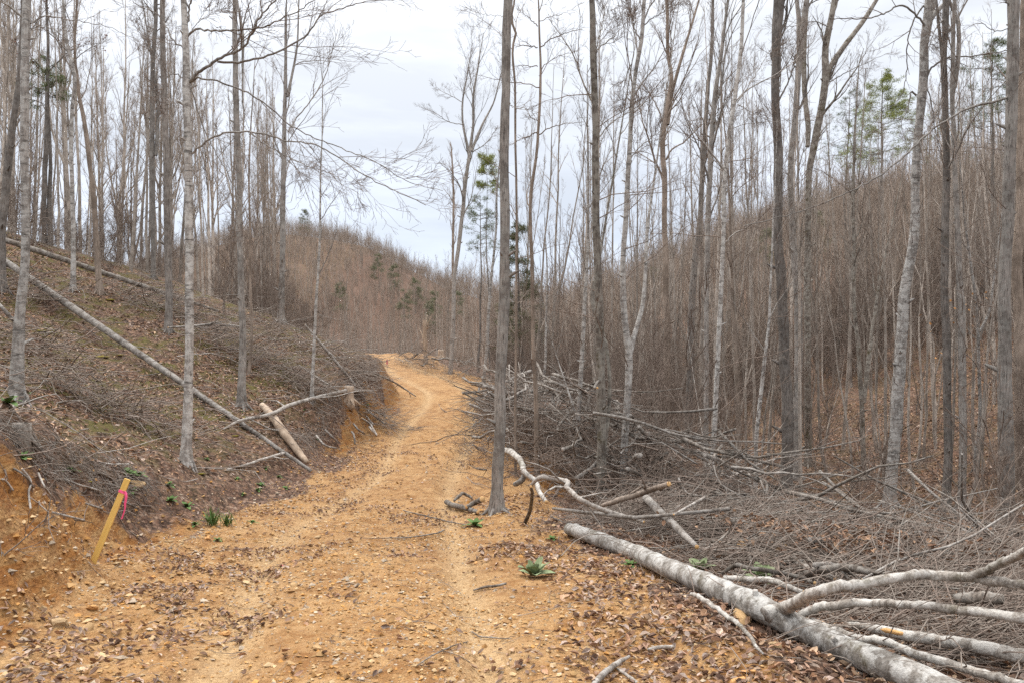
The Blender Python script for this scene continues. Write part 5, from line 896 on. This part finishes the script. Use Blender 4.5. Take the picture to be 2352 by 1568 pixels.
def tuft(seed, n, L):
    rs = np.random.RandomState(seed); VV = []; QQ = []; c = 0
    for k in range(n):
        v, q = leaf_blade(L * (.5 + .7 * rs.rand()), .010 + .006 * rs.rand(), .5 * rs.rand(), .7 + .7 * rs.rand(), 5, .2); a = rs.rand() * 6.28
        VV.append(np.stack([v[:, 0] * math.cos(a) - v[:, 1] * math.sin(a), v[:, 0] * math.sin(a) + v[:, 1] * math.cos(a), v[:, 2]], 1) + [rs.randn() * .03, rs.randn() * .03, 0]); QQ.append(q + c); c += len(v)
    me = mesh_from('grass_tuft', np.concatenate(VV), np.concatenate(QQ)); me.materials.append(M['weed']); return me
TU = [tuft(1, 60, .26), tuft(2, 45, .2)]
plant('bushy green grass tuft at the foot of the left bank', 'grass_tuft', 487, 1205, TU[0], 1.0); plant('second green tuft right of the bushy one at the bank foot', 'grass_tuft', 522, 1205, TU[1], 1.1)
GR = 'small green weeds on the left bank'
for k, (u, v, s) in enumerate([(290, 1085, .9), (302, 1093, 1), (318, 1092, .9), (300, 1128, .7), (50, 1052, .8), (155, 1078, .7), (165, 1082, .6), (385, 1115, .8), (392, 1150, .9), (430, 1163, 1), (448, 1204, .6), (545, 1100, .6), (600, 1115, .8), (640, 1095, .6), (592, 1125, .6), (655, 1122, .7), (560, 1135, .5), (580, 1200, .6), (18, 925, 1), (475, 1055, .5), (555, 945, .7), (700, 940, .5), (845, 930, .7), (730, 1010, .6), (500, 1240, .5), (610, 1075, .6), (70, 905, .5), (850, 900, .5)]):
    plant('one of the small green weeds dotted over the left bank', 'weed', u, v, MU[2], s * .75, GR, rz=k * 1.7)
def moss_mesh(seed):
    rs = np.random.RandomState(seed); v = IV.copy() * np.array([1, .8, .25]) * (1 + .35 * rs.randn(len(IV), 1) * .5); me = mesh_from('moss_cushion', v, None, IF); me.materials.append(M['mossc']); return me
MO = [moss_mesh(1), moss_mesh(2)]
for k, (u, v, w) in enumerate([(458, 1088, 26), (235, 820, 34), (275, 815, 22), (205, 1105, 16), (95, 760, 30), (60, 640, 40), (250, 690, 28), (560, 960, 20), (1740, 1552, 30), (30, 930, 18), (540, 1000, 18), (430, 1045, 18)]):
    b = hit(u, v); o = bpy.data.objects.new('moss_cushion', MO[k % 2]); COL.objects.link(o); s = w * b[1] / F / 2; o.location = b; o.scale = (s, s, s * .7); o.rotation_euler = (0, 0, k); tag(o, 'one of the yellow green moss cushions on the slope' if k != 8 else 'yellow green moss cushion under the fallen trunk near the bottom edge', 'moss', 'moss cushions on the slope' if k != 8 else None)

# ---- survey stake with pink flagging tape
def boxm(name, sx, sy, sz, bev=.002):
    import bmesh
    b = bmesh.new(); bmesh.ops.create_cube(b, size=1); [setattr(v, 'co', Vector((v.co.x * sx, v.co.y * sy, (v.co.z + .5) * sz))) for v in b.verts]; bmesh.ops.bevel(b, geom=b.edges[:], offset=bev, segments=1, affect='EDGES'); me = bpy.data.meshes.new(name); b.to_mesh(me); b.free(); return me
M['lath'] = simple('yellow_pine_lath', (.58, .36, .085), (.74, .50, .16), 16, .7, .3, None, (1, 1, .12)); M['pink'] = simple('pink_flagging_tape', (.80, .085, .22), (.90, .13, .30), 20, .45, .4)
p0 = hit(214, 1290); p1 = at(293, 1099, p0[1] + .08); L = float(np.linalg.norm(p1 - p0)); st = empty('survey_stake', p0); tag(st, 'leaning yellow wooden survey stake with pink tape at the bank foot', 'stake')
from mathutils import Matrix
zz_ = Vector(unit(p1 - p0)); xx_ = Vector((0, -1, 0)).cross(zz_).normalized() * -1; yy_ = zz_.cross(xx_); st.rotation_euler = Matrix((xx_, yy_, zz_)).transposed().to_euler(); link('lath', boxm('lath', .049, .016, L + .1), [M['lath']], st, (0, 0, -.1))
bandm = boxm('tape_band', .054, .022, .022, .001); link('tape_band', bandm, [M['pink']], st, (0, 0, L * .83))
kx = [(285, 1127), (289, 1132), (289.5, 1142), (287, 1155), (287, 1166), (283, 1180), (279, 1191)]; W_t = [4, 4.5, 4.3, 3.6, 2.2, 1.8, 2.6]; VV = []; 
for (u, v), w in zip(kx, W_t):
    c = at(u, v, p0[1] + .03); hw = w * p0[1] / F / 2; VV += [c + [-hw, -.006, 0], c + [hw, .006, 0], c + [hw, .009, 0], c + [-hw, -.003, 0]]
QQ = [(i * 4 + a, i * 4 + (a + 1) % 4, i * 4 + 4 + (a + 1) % 4, i * 4 + 4 + a) for i in range(len(kx) - 1) for a in range(4)]
tl = link('tape_tail', mesh_from('tape_tail', np.array(VV) - p0, np.array(QQ)), [M['pink']], st); bpy.context.view_layer.update(); tl.matrix_parent_inverse = st.matrix_world.inverted(); tl.location = p0
b = hit(889, 848); s2 = empty('survey_flag', b); tag(s2, 'tiny distant pink marker flag on the track at the bend', 'flag'); link('pin', boxm('pin', .03, .02, .55), [M['weather']], s2); link('ribbon', boxm('ribbon', .06, .02, .24, .004), [M['pink']], s2, (0, 0, .25))
b = hit(652, 1300); sc1 = link('tape_scrap', rosette('tape_scrap', 3, .035, .02, 9, 'pink', (.2, .6)), [], None, b); tag(sc1, 'scrap of pink tape lying on the track', 'tape scrap')
# bare shoot at the lower left corner
def shoot(label, pts, Y, seed):
    w = [at(u, v, Y) for u, v in pts]; w[0][2] = float(Hgt(w[0][0], w[0][1])); P, R = smooth_line(w, 4 * len(w), np.linspace(.010, .003, len(w))); tb = Tubes(); tb.add(P, R, 6); twigs(tb, np.random.RandomState(seed), P[None], R[None], [(7, .2, 1, .3, .7, .1, 5, .2), (3, .2, 1, .5, .6, .1, 4, .2)]); tag(link('bare_shoot', tb.mesh('bare_shoot', P[0]), [M['twig_pale'], M['twig']], None, P[0]), label, 'shoot')
shoot('thin bare shoot rising at the lower left edge', [(4, 1400), (14, 1340), (6, 1280), (40, 1250), (105, 1190)], 5.2, 3)
shoot('second bare shoot bending beside the bank at the lower left', [(10, 1290), (60, 1240), (105, 1190), (120, 1120)], 6.0, 4)
